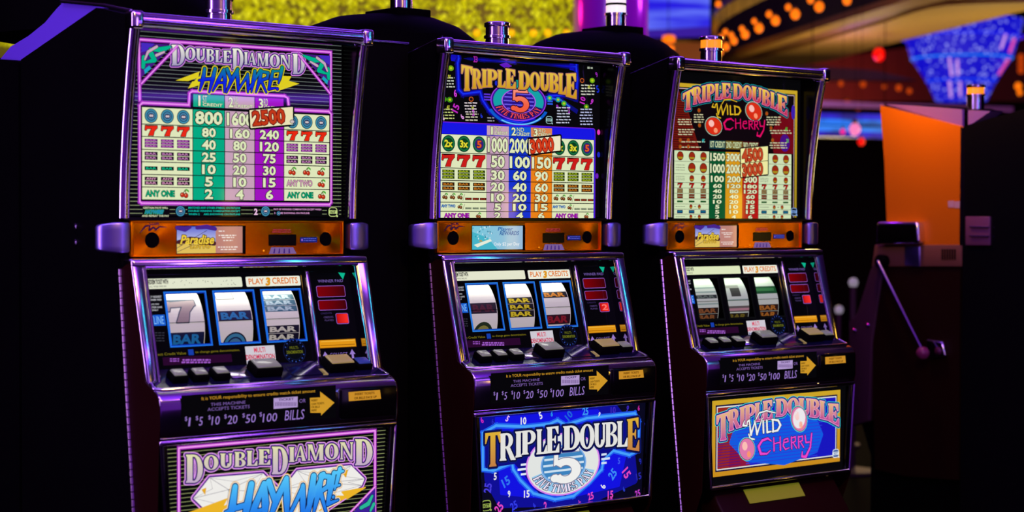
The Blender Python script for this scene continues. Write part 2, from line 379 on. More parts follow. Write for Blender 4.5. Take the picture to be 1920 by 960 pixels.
def rrect(p, f, r, col, L, grow=0):
    x0, y0, x1, y1 = f; q = []
    for cx, cy, a in ((x1-r, y1-r, 0), (x0+r, y1-r, 90), (x0+r, y0+r, 180), (x1-r, y0+r, 270)):
        for k in range(5):
            t = math.radians(a+90*k/4); q.append((cx+(r+grow)*math.cos(t), cy+(r+grow)*math.sin(t)))
    p.poly(q, col, L)
def maker_logo(p, c, r, col, L, bg=INK):      # small round maker's mark with three letters
    rrect(p, (c[0]-r, c[1]-r*.9, c[0]+r, c[1]+r*.9), r*.6, col, L); rrect(p, (c[0]-r*.86, c[1]-r*.76, c[0]+r*.86, c[1]+r*.76), r*.5, bg, L+1)
    p.poly(rc(c[0]-r, c[0]+r, c[1]-r*.34, c[1]+r*.34), col, L+2); p.text('IGT', None, bg, L+3, .03, fr=(c[0]-r*.6, c[1]-r*.26, c[0]+r*.6, c[1]+r*.26))
    p.ell((c[0]+r*.95, c[1]-r*.8), r*.2, r*.2, col, L+2, 10)

HAY = {  # brushy slanting letters: strokes (x, y, radius)
 'H': [[(.12, 1, .07), (.1, .5, .10), (.0, -.05, .03)], [(.62, 1.02, .08), (.56, .5, .10), (.46, -.12, .03)], [(-.1, .42, .03), (.3, .5, .07), (.6, .55, .06)]],
 'A': [[(.45, 1, .07), (.22, .45, .09), (-.02, -.08, .03)], [(.45, 1, .07), (.56, .5, .10), (.6, -.1, .035)], [(.15, .32, .05), (.55, .36, .05)]],
 'Y': [[(.05, 1, .08), (.3, .55, .08)], [(.62, 1.03, .07), (.35, .5, .09), (.14, -.12, .03)]],
 'W': [[(.0, 1, .07), (.06, .5, .09), (.12, -.06, .04)], [(.12, 0, .04), (.42, .75, .06)], [(.42, .8, .06), (.46, .4, .08), (.5, -.08, .04)], [(.5, 0, .04), (.9, 1.03, .07)]],
 'I': [[(.2, 1, .08), (.16, .5, .1), (.05, -.1, .03)]],
 'R': [[(.15, 1, .07), (.1, .5, .1), (-.02, -.1, .03)], [(.1, .97, .06), (.5, .92, .07), (.48, .65, .07), (.15, .5, .06)], [(.2, .48, .07), (.5, -.08, .04)]],
 'E': [[(.18, 1, .07), (.1, .5, .1), (.03, .0, .06)], [(.15, .98, .06), (.6, 1.02, .04)], [(.12, .55, .05), (.5, .58, .04)], [(.05, .02, .07), (.5, .1, .03)]],
 '!': [[(.3, 1.05, .09), (.2, .6, .08), (.1, .3, .03)], [(.05, .02, .06), (.06, .03, .06)]],
}
def haywire(p, spec, col, L, outs):
    # spec: list of (char, pixel x of left, pixel x of right, top row, bottom row)
    for ch, x0, x1, yt, yb in spec:
        f = p.frame(x0, yt, x1, yb)
        w, h = f[2]-f[0], f[3]-f[1]
        lst = [[(f[0]+a*w/.62+b*h*.12, f[1]+b*h, r*h*1.02) for a, b, r in st] for st in HAY[ch]]
        p.strokes(lst, col, L, outs)

def diamond_title(p, spec, L, col, o1, o2, w1, w2):
    for ch, x0, x1, yt, yb in spec: p.lpx(ch, x0, x1, yt, yb, col, L, ((w2, o2), (w1, o1), (w1*.45, INK)))

# ------------------------------------------------------------------ left machine: black pin-striped glass with a pink line border
def art_left_top(p):
    p.poly(rc(-.262, .262, .0-.004, .372), INK, 0)
    v = .001
    while v < .37:
        p.poly(rc(-.258, .26, v, v+.0011), (150, 165, 120) if v < .2 else (118, 128, 122), 1); v += .0083
    PK, PKL = (190, 70, 205), (238, 150, 240)
    def bord(pts, closed=False, L=3):
        p.pline(pts, .0085, (120, 25, 150), L, closed); p.pline(pts, .0058, PK, L+1, closed); p.pline(pts, .0024, PKL, L+2, closed)
    bord([(262, 188), (260, 74), (620, 98), (620, 206)])
    # corner leaf ornaments
    for sx in (1, -1):
        m = (lambda a: a) if sx > 0 else (lambda a: (-a[0], a[1]))
        c = p.P(262, 78); c = (c[0]+.003, c[1]-.002)
        T = lambda a, b: m((c[0]+a, c[1]-b))
        p.poly([T(0, 0), T(.072, 0), T(0, .072)], (70, 25, 130), 4)
        p.poly([T(.0, .0), T(.03, 0), T(.018, .014), T(0, .02)], (70, 40, 190), 5)
        p.strokes([[(*T(.07, .003), .002), (*T(.046, .012), .006), (*T(.02, .012), .003)], [(*T(.02, .018), .006), (*T(.03, .034), .005), (*T(.01, .04), .002)], [(*T(.006, .03), .005), (*T(.004, .05), .004)]], (0, 175, 135), 6, ((.001, INK),))
        p.strokes([[(*T(.035, .006), .003), (*T(.015, .018), .003), (*T(.008, .034), .002)], [(*T(.052, .016), .002), (*T(.034, .024), .003)]], (200, 165, 190), 8, ((.0008, INK),))
        p.poly([T(.006, .055), T(.018, .046), T(.022, .052), T(.008, .064)], (20, 160, 190), 8)
        a, b = T(.082, .002), T(.0, .084)
        p.line(a, b, .0075, (120, 25, 150), 9); p.line(a, b, .005, PK, 10); p.line(a, b, .002, PKL, 11)
    # title
    silver = grad(.315, (165, 155, 190), .352, (240, 240, 222))
    spec = [('D', 321, 346, 84, 123), ('O', 347, 366, 89, 113), ('U', 367, 384, 91, 114), ('B', 386, 401, 92, 116), ('L', 403, 416, 94, 117), ('E', 418, 433, 95, 118), ('D', 435, 456, 91, 130),
            ('I', 457, 464, 98, 121), ('A', 464, 480, 99, 122), ('M', 482, 503, 100, 124), ('O', 505, 524, 102, 126), ('N', 525, 544, 103, 129), ('D', 548, 571, 101, 139)]
    diamond_title(p, spec, 6, silver, (70, 25, 150), (222, 140, 232), .0026, .0042)
    # lightning flashes and brush lettering
    Y = (222, 205, 30)
    p.px([(329, 151), (374, 134), (371, 146), (352, 152)], Y, 6); p.px([(371, 144), (352, 166), (366, 162), (392, 150), (380, 142)], Y, 6)
    p.px([(352, 166), (360, 153), (375, 150), (372, 160)], Y, 6)
    p.px([(525, 142), (546, 143), (540, 154), (520, 172)], Y, 6); p.px([(535, 150), (561, 157), (523, 170)], Y, 6)
    g = grad(.282, (10, 24, 225), .318, (10, 150, 130))
    haywire(p, [('H', 374, 398, 129, 168), ('A', 399, 421, 130, 168), ('Y', 419, 441, 130, 169), ('W', 440, 470, 131, 169), ('I', 470, 480, 133, 169), ('R', 480, 503, 133, 170), ('E', 502, 520, 133, 168), ('!', 518, 530, 129, 168)],
            g, 12, ((.0036, (225, 215, 30)), (.0018, (30, 20, 30))))
    # pay table
    tl = p.P(265, 200); br = p.P(617, 376); x0, x1 = tl[0], br[0]
    vs = [p.P(265, y)[1] for y in (200, 232.5, 255.7, 280, 303.3, 327, 350.5, 374.5)]
    top, bot = vs[0], vs[-1]
    tabL, tabR = p.P(360, 190)[0], p.P(533, 190)[0]; tabT = p.P(447, 180)[1]
    out = [(x0-.004, bot-.004), (x0-.004, top+.002), (x0+.002, top+.008), (tabL-.008, top+.008), (tabL-.006, tabT), (tabL, tabT+.005), (tabR, tabT+.005), (tabR+.008, tabT), (tabR+.012, top+.008), (x1-.002, top+.008), (x1+.004, top+.002), (x1+.004, bot-.002), (x1, bot-.007), (x0, bot-.007)]
    for w, c, l in ((.0095, (120, 25, 150), 6), (.0068, PK, 7), (.0028, PKL, 8)): p.pline(out, w, c, l, True, raw=True)
    p.poly(rc(x0-.002, x1+.002, bot-.003, top+.003), INK, 9); p.poly(rc(tabL-.004, tabR+.005, top, tabT+.001), INK, 9)
    cx = [x0, p.P(361, 290)[0], p.P(420.5, 290)[0], p.P(477, 290)[0], p.P(531.5, 290)[0], x1]
    GR, MV, PU = (0, 168, 128), (198, 160, 184), (158, 18, 190); g_ = .0009
    for r in range(7):
        for k in range(5):
            c = (CREAM, GR, MV, PU, CREAM)[k]
            p.poly(rc(cx[k]+g_, cx[k+1]-g_, vs[r+1]+g_, vs[r]-g_), c, 10)
    for k, (n, t) in enumerate((('1', 'ST'), ('2', 'ND'), ('3', 'RD'))):
        a, b = cx[k+1]+g_, cx[k+2]-g_; c = (GR, MV, PU)[k]; hi, lo = tabT-.001, top+.005
        p.poly(rc(a, b, lo, hi), c, 10); w = b-a
        p.text(n, None, CREAM, 11, .03, (.03, INK), fr=(a+w*(.16 if n == '1' else .12), lo+.002, a+w*(.23 if n == '1' else .28), hi-.002))
        p.text(t, None, CREAM, 11, .0, (.03, INK), fr=(a+w*.30, lo+.009, a+w*.44, hi-.002))
        p.text('CREDIT', None, CREAM, 11, .02, (.03, INK), fr=(a+w*.30, lo+.002, b-w*.06, lo+.0085))
    val = [('800', '1600', ''), ('80', '160', '240'), ('40', '80', '120'), ('25', '50', '75'), ('10', '20', '30'), ('5', '10', '15'), ('2', '4', '6')]
    for r, row in enumerate(val):
        h = vs[r]-vs[r+1]
        for k, t in enumerate(row):
            if not t: continue
            a, b = cx[k+1], cx[k+2]; w = b-a; tw = w*(.86 if r == 0 else .22*len(t)+.04*(len(t) == 1)); tw = min(tw, w*.94); m = (a+b)/2
            p.text(t, None, CREAM, 11, .035, (.045, INK if k != 1 else (50, 45, 40)), fr=(m-tw/2, vs[r+1]+h*.1, m+tw/2, vs[r]-h*.1))
    for side in (0, 1):
        a, b = (cx[0], cx[1]) if side == 0 else (cx[4], cx[5]); w = b-a
        for r in range(7):
            lo, hi = vs[r+1], vs[r]; h = hi-lo; mid = (lo+hi)/2
            for k in range(3):
                c = a+w*(.18+.315*k); bw = w*.125
                f = (c-bw, lo+h*.16, c+bw, hi-h*.16)
                if r == 0: seal(p, (c, mid), h*.42, 11)
                elif r == 1: seven(p, (c-bw*.95, lo+h*.1, c+bw*.95, hi-h*.1), (228, 40, 16), 11)
                elif r == 2: bars(p, f, 3, (95, 10, 110), (200, 110, 200), 11)
                elif r == 3: bars(p, f, 2, (30, 12, 34), (200, 130, 190), 11)
                elif r == 4 and side == 0: bars(p, (f[0], mid-h*.17, f[2], mid+h*.17), 1, (8, 20, 16), (0, 190, 140), 11)
                elif r == 4: cherry(p, (c, mid), h*.34, 11)
                elif r == 5 and side == 0: bars(p, f, 2, (30, 8, 26), (220, 150, 190), 11, ('ANY', 'BAR'))
            if r == 5 and side: p.text('ANY TWO', None, (205, 150, 180), 11, .03, (.05, (60, 30, 40)), fr=(a+w*.06, lo+h*.24, a+w*.62, hi-h*.24)); cherry(p, (a+w*.82, mid), h*.34, 11)
            if r == 6: p.text('ANY ONE', None, (0, 150, 105), 11, .045, (.035, (5, 50, 40)), fr=(a+w*.07, lo+h*.24, a+w*.64, hi-h*.24)); cherry(p, (a+w*.83, mid), h*.34, 11)
    # tilted jackpot plate
    q = [p.P(*a) for a in ((468, 208), (547, 202), (547, 232), (470, 239))]
    p.poly(fat(q, .0055), INK, 14); p.poly(fat(q, .0015), (235, 225, 180), 15)
    ang = math.atan2(q[1][1]-q[0][1], q[1][0]-q[0][0])
    p.text('2500', (472, 206, 533, 234), (190, 55, 20), 16, .03, (.05, (110, 10, 10)), rot=ang, j=None)
    # bottom strip
    p.poly(rc(p.P(267, 397)[0], p.P(318, 397)[0], p.P(290, 405)[1], p.P(290, 387)[1]), INK, 3)
    p.text('CERTAIN PAYS WILL', (268, 388, 315, 391.5), CREAM, 4, .02); p.text('HAYWIRE!', (272, 393, 306, 401.5), (20, 120, 170), 4, .06, (.05, (60, 190, 60)), shear=.3); p.text('AND REPEAT THE PAY', (266, 403, 317, 406.5), CREAM, 4, .02)
    for x in (338, 497.5):
        c = p.P(x, 396); p.ell(c, .0125, .0125, INK, 3); seal(p, c, .0118, 4)
    f = p.frame(351, 386, 452, 406); p.poly(rc(f[0], f[2], f[1], f[3]), INK, 3)
    for k, t in enumerate(('MATCHES ANY OTHER SYMBOL ON PAYLINE', 'DOUBLES WINNING COMBINATION EXCEPT', 'WHEN 2     ARE SHOWING ON PAYLINE')): p.text(t, (353, 388+k*5.9, 450, 391.6+k*5.9), (0, 185, 165), 4, .02)
    f = p.frame(474, 388, 484, 405); p.poly(rc(f[0], f[2], f[1], f[3]), INK, 3); p.text('2', (476, 391, 483, 403), (235, 190, 225), 4, .04)
    f = p.frame(512, 388, 604, 405); p.poly(rc(f[0], f[2], f[1], f[3]), INK, 3)
    p.text('PAYS 4X WINNING COMBINATION EXCEPT WHEN', (513, 391, 602, 394.3), (225, 160, 215), 4, .02); p.text('2     ARE SHOWING ON PAYLINE', (514, 398, 580, 401.4), (225, 160, 215), 4, .02)
    c = p.P(522, 400); seal(p, c, .005, 4)
    c = p.P(624, 397.5); p.poly(rc(c[0]-.016, c[0]+.016, c[1]-.01, c[1]+.01), INK, 3); maker_logo(p, c, .0115, (190, 210, 130), 4)
def art_left_belly(p):
    p.poly(rc(-.272, .28, -.26, .0), INK, 0)
    v = -.255
    while v < -.004: p.poly(rc(-.268, .276, v, v+.0011), (150, 160, 105), 1); v += .0083
    PK, PKL = (205, 80, 210), (245, 170, 245)
    pts = [p.P(338, 990), p.P(335, 840), p.P(703, 806), p.P(703, 970)]; pts = [(pts[1][0], -.245), (pts[1][0], pts[1][1]), (pts[2][0], pts[1][1]), (pts[2][0], -.245)]
    for w, c, l in ((.0085, (120, 25, 150), 3), (.0058, PK, 4), (.0024, PKL, 5)): p.pline(pts, w, c, l, True, raw=True)
    WH = (238, 236, 232)
    # cut stones, facets in fine lines
    for pts, hub in (([(363, 934), (393, 896), (492, 888), (530, 926), (455, 1000), (420, 990)], (428, 918)), ([(530, 917), (557, 883), (657, 873), (682, 898), (677, 910), (600, 962), (560, 985)], (610, 905))):
        p.px(pts, (232, 150, 240), 6, .007); p.px(pts, (90, 30, 140), 7, .0045); p.px(pts, WH, 8, .001)
        for a in pts: p.pline([hub, a], .0008, (110, 100, 120), 9)
        for a, b in zip(pts, pts[1:]+pts[:1]):
            m = ((a[0]+b[0])/2*.6+hub[0]*.4, (a[1]+b[1])/2*.6+hub[1]*.4); p.pline([a, m, b], .0006, (130, 120, 135), 9)
    for q in ([(491, 897), (501, 896), (496, 912), (488, 908)], [(377, 918), (386, 914), (384, 928)], [(640, 885), (652, 880), (648, 896)]): p.px(q, (225, 165, 30), 10)
    GO = (235, 180, 40)
    p.px([(352, 962), (425, 935), (418, 948), (390, 962)], GO, 10, .0012); p.px([(640, 922), (684, 914), (650, 935)], GO, 10, .0012); p.px([(632, 930), (655, 930), (597, 958)], GO, 10, .0012); p.px([(400, 955), (440, 940), (400, 985), (360, 992)], GO, 10)
    g = grad(-.19, (10, 90, 225), -.085, (90, 205, 250))
    haywire(p, [('H', 424, 462, 912, 990), ('A', 460, 496, 908, 984), ('Y', 492, 528, 902, 978), ('W', 528, 576, 897, 972), ('I', 574, 590, 893, 968), ('R', 588, 616, 890, 955), ('E', 612, 637, 886, 944), ('!', 622, 640, 882, 932)],
            g, 13, ((.0052, (235, 180, 40)), (.0036, (235, 235, 245)), (.0022, (15, 25, 70))))
    silver = grad(-.09, (190, 165, 205), -.02, (228, 228, 170))
    spec = [('D', 347, 379, 852, 905), ('O', 381, 408, 853, 881), ('U', 411, 434, 850, 877), ('B', 438, 459, 847, 875), ('L', 461, 481, 845, 873), ('E', 483, 505, 842, 871), ('D', 508, 538, 837, 889),
            ('I', 540, 551, 838, 866), ('A', 551, 573, 836, 864), ('M', 575, 606, 833, 863), ('O', 608, 633, 831, 861), ('N', 636, 661, 829, 861), ('D', 664, 697, 823, 872)]
    diamond_title(p, spec, 18, silver, (75, 25, 150), (232, 160, 238), .0032, .005)
    # lower right ornament
    p.px([(703, 915), (703, 962), (660, 962)], (60, 30, 150), 7); p.pline([(703, 912), (655, 962)], .005, PK, 8); p.pline([(703, 912), (655, 962)], .002, PKL, 9)
    p.strokes([[(*p.P(697, 930), .003), (*p.P(690, 944), .005), (*p.P(676, 952), .004)], [(*p.P(700, 945), .004), (*p.P(694, 957), .003)]], (40, 180, 150), 10, ((.001, INK),))

# ------------------------------------------------------------------ middle machine
def gold_title(p, spec, L, col, glow):
    for ch, x0, x1, yt, yb, c in spec: p.lpx(ch, x0, x1, yt, yb, c or col, L, glow)
def round_badge(p, c, rx, ry, L, bell=False):
    ringc, inner, tx = ((225, 228, 225), (60, 130, 190), (190, 70, 200)) if bell else ((20, 160, 165), (40, 20, 140), (235, 70, 90))
    p.ell(c, rx*1.04, ry*1.05, (150, 60, 220) if not bell else (215, 130, 235), L, 40); p.ell(c, rx, ry, ringc if bell else (60, 20, 150), L+1, 40)
    p.ell(c, rx*.94, ry*.94, ringc, L+2, 40, 0, 360); p.ell(c, rx*.94, ry*.94, (30, 15, 110) if not bell else (150, 200, 235), L+3, 20, 200, 340)
    p.ell(c, rx*.64, ry*.66, (170, 90, 230) if not bell else (120, 170, 230), L+4, 32); p.ell(c, rx*.6, ry*.62, inner, L+5, 32)
    for k in range(-2, 3):
        y = c[1]+k*ry*.2; w = rx*.6*math.sqrt(max(.05, 1-(k*.2/.62)**2))*.95
        p.poly(rc(c[0]-w, c[0]+w, y-ry*.035, y+ry*.035), (110, 90, 230) if not bell else (205, 225, 240), L+6)
    s = 'FIVE TIMES PAY'; a0, a1 = 203, 337; n = len(s); ws = [glyph(ch)[1]+.08 for ch in s]; tot = sum(ws); acc = 0
    for ch, w in zip(s, ws):
        ta, tb = [a0+(a1-a0)*(acc+k)/tot for k in (.04, w-.04)]; acc += w
        if ch == ' ': continue
        f = lambda t, r: (c[0]+math.cos(math.radians(t))*rx*r, c[1]+math.sin(math.radians(t))*ry*r)
        p.letter(ch, [f(ta, .94), f(tb, .94), f(tb, .68), f(ta, .68)], tx if not bell else (235, 225, 245), L+7, ((.0014, (20, 10, 60)),))
def five(p, f, col, L, outs):
    x0, y0, x1, y1 = f; w, h = x1-x0, y1-y0; T = lambda a, b: (x0+a*w, y0+b*h)
    pcs = [[T(.18, .86), T(.95, .86), T(.88, 1), T(.14, 1)], [T(.14, 1), T(.27, 1), T(.25, .55), T(.12, .5)]]
    def ar(cx, cy, ro, ri, a, b, n): return [[T(cx+ro*math.cos(t), cy+ro*.72*math.sin(t)), T(cx+ro*math.cos(u), cy+ro*.72*math.sin(u)), T(cx+ri*math.cos(u), cy+ri*.8*math.sin(u)), T(cx+ri*math.cos(t), cy+ri*.8*math.sin(t))]
        for t, u in [(math.radians(a+(b-a)*k/n), math.radians(a+(b-a)*(k+1)/n)) for k in range(n)]]
    pcs += ar(.5, .34, .5, .2, -150, 140, 14)
    bl = [(T(.16, .16)[0]+.14*w*c, T(.16, .16)[1]+.11*h*d) for c, d in CIRC]
    pcs.append(bl)
    for k, (r, oc) in enumerate(outs):
        for q in pcs: p.poly(fat(q, r), oc, L+k)
    for q in pcs: p.poly(q, col, L+len(outs))
def number(p, t, x, y, h, rot, col, L):
    c = p.P(x, y); b = p.P(x, y-h/2); d = p.P(x, y+h/2); hh = b[1]-d[1]; ww = hh*.5*len(t)
    p.text(t, None, col, L, .03, rot=rot, fr=(c[0]-ww/2, c[1]-hh/2, c[0]+ww/2, c[1]+hh/2))
def art_mid_top(p):
    p.poly(rc(-.262, .262, -.004, .372), INK, 0)
    # blue luminous cloud line round the title
    BL, BD = (25, 55, 245), (12, 10, 110)
    cl = [(858, 118), (862, 102), (905, 110), (968, 112), (1030, 118), (1080, 125), (1082, 150), (1080, 185), (1060, 178), (1030, 180), (1006, 204), (1000, 222), (975, 230), (940, 224), (918, 208), (905, 188), (900, 172), (868, 176), (860, 168)]
    for w, c, l in ((.016, BD, 1), (.009, (15, 15, 190), 2), (.003, BL, 3)): p.pline(cl, w, c, l, True)
    tp = [(852, 100), (880, 108), (965, 116), (972, 106), (1080, 122)]
    for w, c, l in ((.012, BD, 1), (.005, (20, 20, 215), 2)): p.pline(tp, w, c, l)
    p.px([(843, 99), (862, 101), (862, 117), (846, 114)], (20, 15, 190), 1); p.px([(1068, 122), (1082, 124), (1082, 134), (1068, 131)], (20, 15, 190), 1)
    p.pline([(1024, 182), (1052, 188), (1068, 200), (1080, 208)], .011, (12, 14, 120), 1); p.pline([(1024, 182), (1052, 188), (1068, 200)], .004, (40, 90, 230), 2)
    for q, c in (([(936, 121), (949, 117), (960, 124), (948, 129)], (95, 25, 190)), ): p.px(q, c, 2)
    # title letters
    G = grad(.30, (205, 150, 22), .372, (236, 205, 90)); gl = ((.0042, (10, 10, 40)), (.0022, (180, 120, 90)))
    L_ = [('T', 864, 884, (122, 126), (170, 169)), ('R', 884, 902, (129, 131), (166, 165)), ('I', 902, 911, (130, 131), (164, 163)), ('P', 912, 931, (130, 132), (163, 163)), ('L', 932, 946, (132, 133), (163, 164)), ('E', 947, 965, (129, 132), (165, 166)),
          ('D', 971, 992, (134, 135), (167, 168)), ('O', 992, 1011, (135, 137), (168, 170)), ('U', 1011, 1028, (136, 138), (169, 171)), ('B', 1028, 1046, (137, 139), (171, 174)), ('L', 1046, 1060, (138, 139), (175, 177)), ('E', 1060, 1079, (139, 138), (180, 185))]
    # round badge below and behind the title
    c = p.P(972, 190); a = p.P(921, 190); b = p.P(972, 225)
    rx, ry = c[0]-a[0], c[1]-b[1]
    p.ell((c[0], c[1]-.004), rx*1.16, ry*1.22, (10, 90, 200), 4, 24, 200, 340, .9); p.ell((c[0], c[1]-.004), rx*1.13, ry*1.18, (110, 200, 250), 5, 20, 235, 320, .95)
    round_badge(p, c, rx, ry, 6)
    for k in (-1, 0, 1): f = p.frame(907, 182+k*5-1.5, 919, 182+k*5+1.5); p.poly(rc(f[0], f[2], f[1], f[3]), (90, 50, 210), 6); f = p.frame(1026, 190+k*5-1.5, 1036, 190+k*5+1.5); p.poly(rc(f[0], f[2], f[1], f[3]), (40, 90, 220), 6)
    five(p, p.frame(956, 168, 991, 210), grad(.265, (240, 90, 60), .31, (250, 150, 130)), 15, ((.0024, (60, 10, 40)),))
    gold_title(p, [(*q, None) for q in L_], 18, G, gl)
    p.px([(966, 150), (971, 150), (970, 162), (966, 160)], (10, 150, 140), 17); p.ell(p.P(929, 156), .004, .006, (30, 40, 200), 17)
    # scattered small print, ovals and numerals
    for x0, x1, y, n, c in ((832, 853, 146, 4, (200, 205, 190)), (870, 896, 193, 4, (215, 200, 205)), (826, 852, 205, 4, (190, 200, 120)), (872, 898, 214, 3, (205, 200, 170)), (1088, 1116, 160, 4, (205, 205, 190)), (1042, 1070, 202, 6, (190, 195, 215)), (1086, 1112, 205, 6, (180, 185, 225)), (913, 927, 221, 2, (150, 150, 160)), (1100, 1112, 128, 1, (170, 180, 160))):
        fuzzy(p, x0, x1, y, n, 2.2, c, 6, int(x0), dy=5.6)
    for x, y, c in ((845, 128, (110, 160, 20)), (843, 187, (60, 140, 20)), (832, 186, (60, 140, 20)), (1110, 151, (110, 170, 20)), (1057, 194, (60, 170, 60)), (1099, 200, (60, 130, 30)), (1030, 184, (20, 170, 110)), (1046, 187, (20, 150, 150))):
        p.ell(p.P(x, y), .0085, .0065, c, 6, 14); p.ell(p.P(x, y), .004, .003, (190, 200, 30), 7, 8)
    for x, y in ((883, 186), (1091, 151)): p.ell(p.P(x, y), .007, .006, (200, 90, 30), 6, 14); p.ell(p.P(x, y), .005, .004, (30, 10, 20), 7, 12)
    for t, x, y, h, r, c in (('5X', 842, 144, 7, 0, (200, 200, 60)), ('4X', 840, 201, 7, 0, (200, 200, 60)), ('9X', 886, 203, 6, 0, (190, 200, 60)), ('4X', 1104, 163, 7, 0, (190, 200, 40)), ('6', 853, 175, 14, .2, (205, 60, 215)), ('15', 854, 203, 15, 1.2, (190, 40, 190)), ('6', 866, 219, 11, .8, (225, 150, 225)), ('2', 887, 211, 12, 0, (180, 60, 190)), ('10', 1092, 188, 13, 1.35, (190, 40, 190)), ('9', 1109, 191, 12, -.5, (190, 50, 200)), ('9', 1045, 200, 9, .7, (150, 40, 190)), ('2', 1066, 207, 10, .2, (170, 50, 190)), ('9', 1118, 140, 10, .4, (150, 40, 180)), ('6', 831, 222, 8, .3, (225, 190, 225)), ('25', 891, 112, 10, 0, (170, 35, 170)), ('6', 1118, 121, 8, 1.2, (205, 50, 180)), ('9', 1131, 122, 8, 1.2, (190, 40, 190)), ('6', 902, 217, 9, .4, (40, 60, 230)), ('5', 1120, 167, 14, .3, (20, 40, 190))):
        number(p, t, x, y, h, r, c, 8)
    maker_logo(p, p.P(1029, 225), .0105, (150, 190, 190), 9)
    # pay table
    x0, x1 = p.P(825, 300)[0], p.P(1113, 300)[0]
    vs = [p.P(825, y)[1] for y in (250.5, 286, 314.5, 338, 359.5, 379, 396.2, 411.5)]
    hd = p.P(825, 229)[1]
    cx = [x0, p.P(912, 330)[0], p.P(953, 330)[0], p.P(994.5, 330)[0], p.P(1034, 330)[0], x1]
    rrect(p, (x0-.004, vs[-1]-.004, x1+.005, hd+.002), .008, (110, 30, 210), 6); rrect(p, (x0-.002, vs[-1]-.004, x1+.003, hd), .007, (22, 22, 225), 7)
    MV, BU, OR = (196, 158, 184), (16, 48, 205), (232, 128, 22); g_ = .0009
    p.poly(rc(x0, x1, vs[-1], vs[0]), INK, 8)
    for r in range(7):
        for k in range(5): p.poly(rc(cx[k]+(g_ if k in (0, 4) else 0), cx[k+1]-(g_ if k in (0, 4) else 0), vs[r+1]+g_, vs[r]-g_), (CREAM, MV, BU, OR, CREAM)[k], 9)
    for k, (n, t) in enumerate((('1', 'ST'), ('2', 'ND'), ('3', 'RD'))):
        a, b = cx[k+1], cx[k+2]; c = (MV, (20, 90, 215), (216, 130, 80))[k]; hi, lo = p.P(972, 238)[1], vs[0]; w = b-a; h = hi-lo
        p.poly(rc(a, b, lo+g_, hi), c, 9)
        p.text(n, None, CREAM, 10, .03, (.035, INK), fr=(a+w*(.18 if n == '1' else .12), lo+h*.1, a+w*(.27 if n == '1' else .32), hi-h*.08)); p.text(t, None, CREAM, 10, .0, (.035, INK), fr=(a+w*.36, lo+h*.52, a+w*.68, hi-h*.08)); p.text('CREDIT', None, CREAM, 10, .02, (.035, INK), fr=(a+w*.34, lo+h*.1, b-w*.05, lo+h*.45))
    val = [('1000', '2000', ''), ('50', '100', '150'), ('30', '60', '90'), ('20', '40', '60'), ('10', '20', '30'), ('5', '10', '15'), ('2', '4', '6')]
    for r, row in enumerate(val):
        h = vs[r]-vs[r+1]
        for k, t in enumerate(row):
            if not t: continue
            a, b = cx[k+1], cx[k+2]; w = b-a; tw = w*(.92 if r == 0 else min(.92, .31*len(t))); m = (a+b)/2
            p.text(t, None, CREAM, 10, .035, (.045, (60, 50, 50) if k == 0 else (10, 20, 60) if k == 1 else (120, 50, 0)), fr=(m-tw/2, vs[r+1]+h*.09, m+tw/2, vs[r]-h*.09))
    for side in (0, 1):
        a, b = (cx[0], cx[1]) if side == 0 else (cx[4], cx[5]); w = b-a
        for r in range(7):
            lo, hi = vs[r+1], vs[r]; h = hi-lo; mid = (lo+hi)/2
            for k in range(3):
                c = a+w*(.17+.33*k)
                if r == 0:
                    p.ell((c, mid), h*.44, h*.44, (10, 60, 45), 10); p.ell((c, mid), h*.38, h*.38, (20, 110, 60) if k < 2 else (30, 110, 70), 11)
                    p.ell((c, mid), h*.3, h*.3, (8, 60, 30) if k < 2 else (50, 30, 120), 12)
                    p.text(('2x', '3x', '5')[k], None, (225, 215, 50) if k < 2 else (225, 85, 35), 13, .04, (.03, INK), fr=(c-h*(.28 if k < 2 else .16), mid-h*.2, c+h*(.28 if k < 2 else .16), mid+h*.2))
                elif r == 1: seven(p, (c-w*.14, lo+h*.1, c+w*.13, hi-h*.1), (200, 28, 24), 10)
                elif r == 2: bars(p, (c-w*.13, lo+h*.12, c+w*.13, hi-h*.12), 3, (40, 60, 6), (170, 190, 30), 10)
                elif r == 3: bars(p, (c-w*.13, lo+h*.14, c+w*.13, hi-h*.14), 2, (50, 28, 6), (200, 120, 30), 10)
                elif r == 4: cherry(p, (a+w*(.1+.16*k), mid+h*.06), h*.3, 10, (110, 60, 20)); bars(p, (a+w*(.53+.16*k), mid-h*.28, a+w*(.67+.16*k), mid-h*.02), 1, (60, 10, 8), (180, 60, 30), 10)
                elif r == 5: bars(p, (a+w*(.53+.16*k), mid-h*.28, a+w*(.67+.16*k), mid-h*.02), 1, (150, 160, 130), (70, 80, 70), 10)
            if r == 5: p.text('ANY TWO', None, (40, 110, 190), 10, .04, (.03, (5, 30, 70)), fr=(a+w*.02, mid-h*.08, a+w*.32, mid+h*.26)); cherry(p, (a+w*.42, mid+h*.06), h*.3, 10, (110, 60, 20))
            if r in (4, 5): p.line((a+w*.48, mid-h*.3), (a+w*.52, mid+h*.3), .001, INK, 10)
            if r == 6: p.text('ANY ONE', None, (165, 25, 175), 10, .045, (.035, (70, 5, 80)), fr=(a+w*.08, lo+h*.22, a+w*.62, hi-h*.2)); cherry(p, (a+w*.82, mid), h*.36, 10, (130, 60, 20))
    q = [p.P(*a_) for a_ in ((991, 262), (1049, 255.5), (1049, 281), (991.5, 288.5))]
    p.poly(fat(q, .0055), INK, 14); p.poly(fat(q, .0012), (238, 230, 195), 15)
    p.text('3000', (993, 259.5, 1037, 286), (215, 60, 25), 16, .03, (.05, (120, 10, 10)), rot=math.atan2(q[1][1]-q[0][1], q[1][0]-q[0][0]))
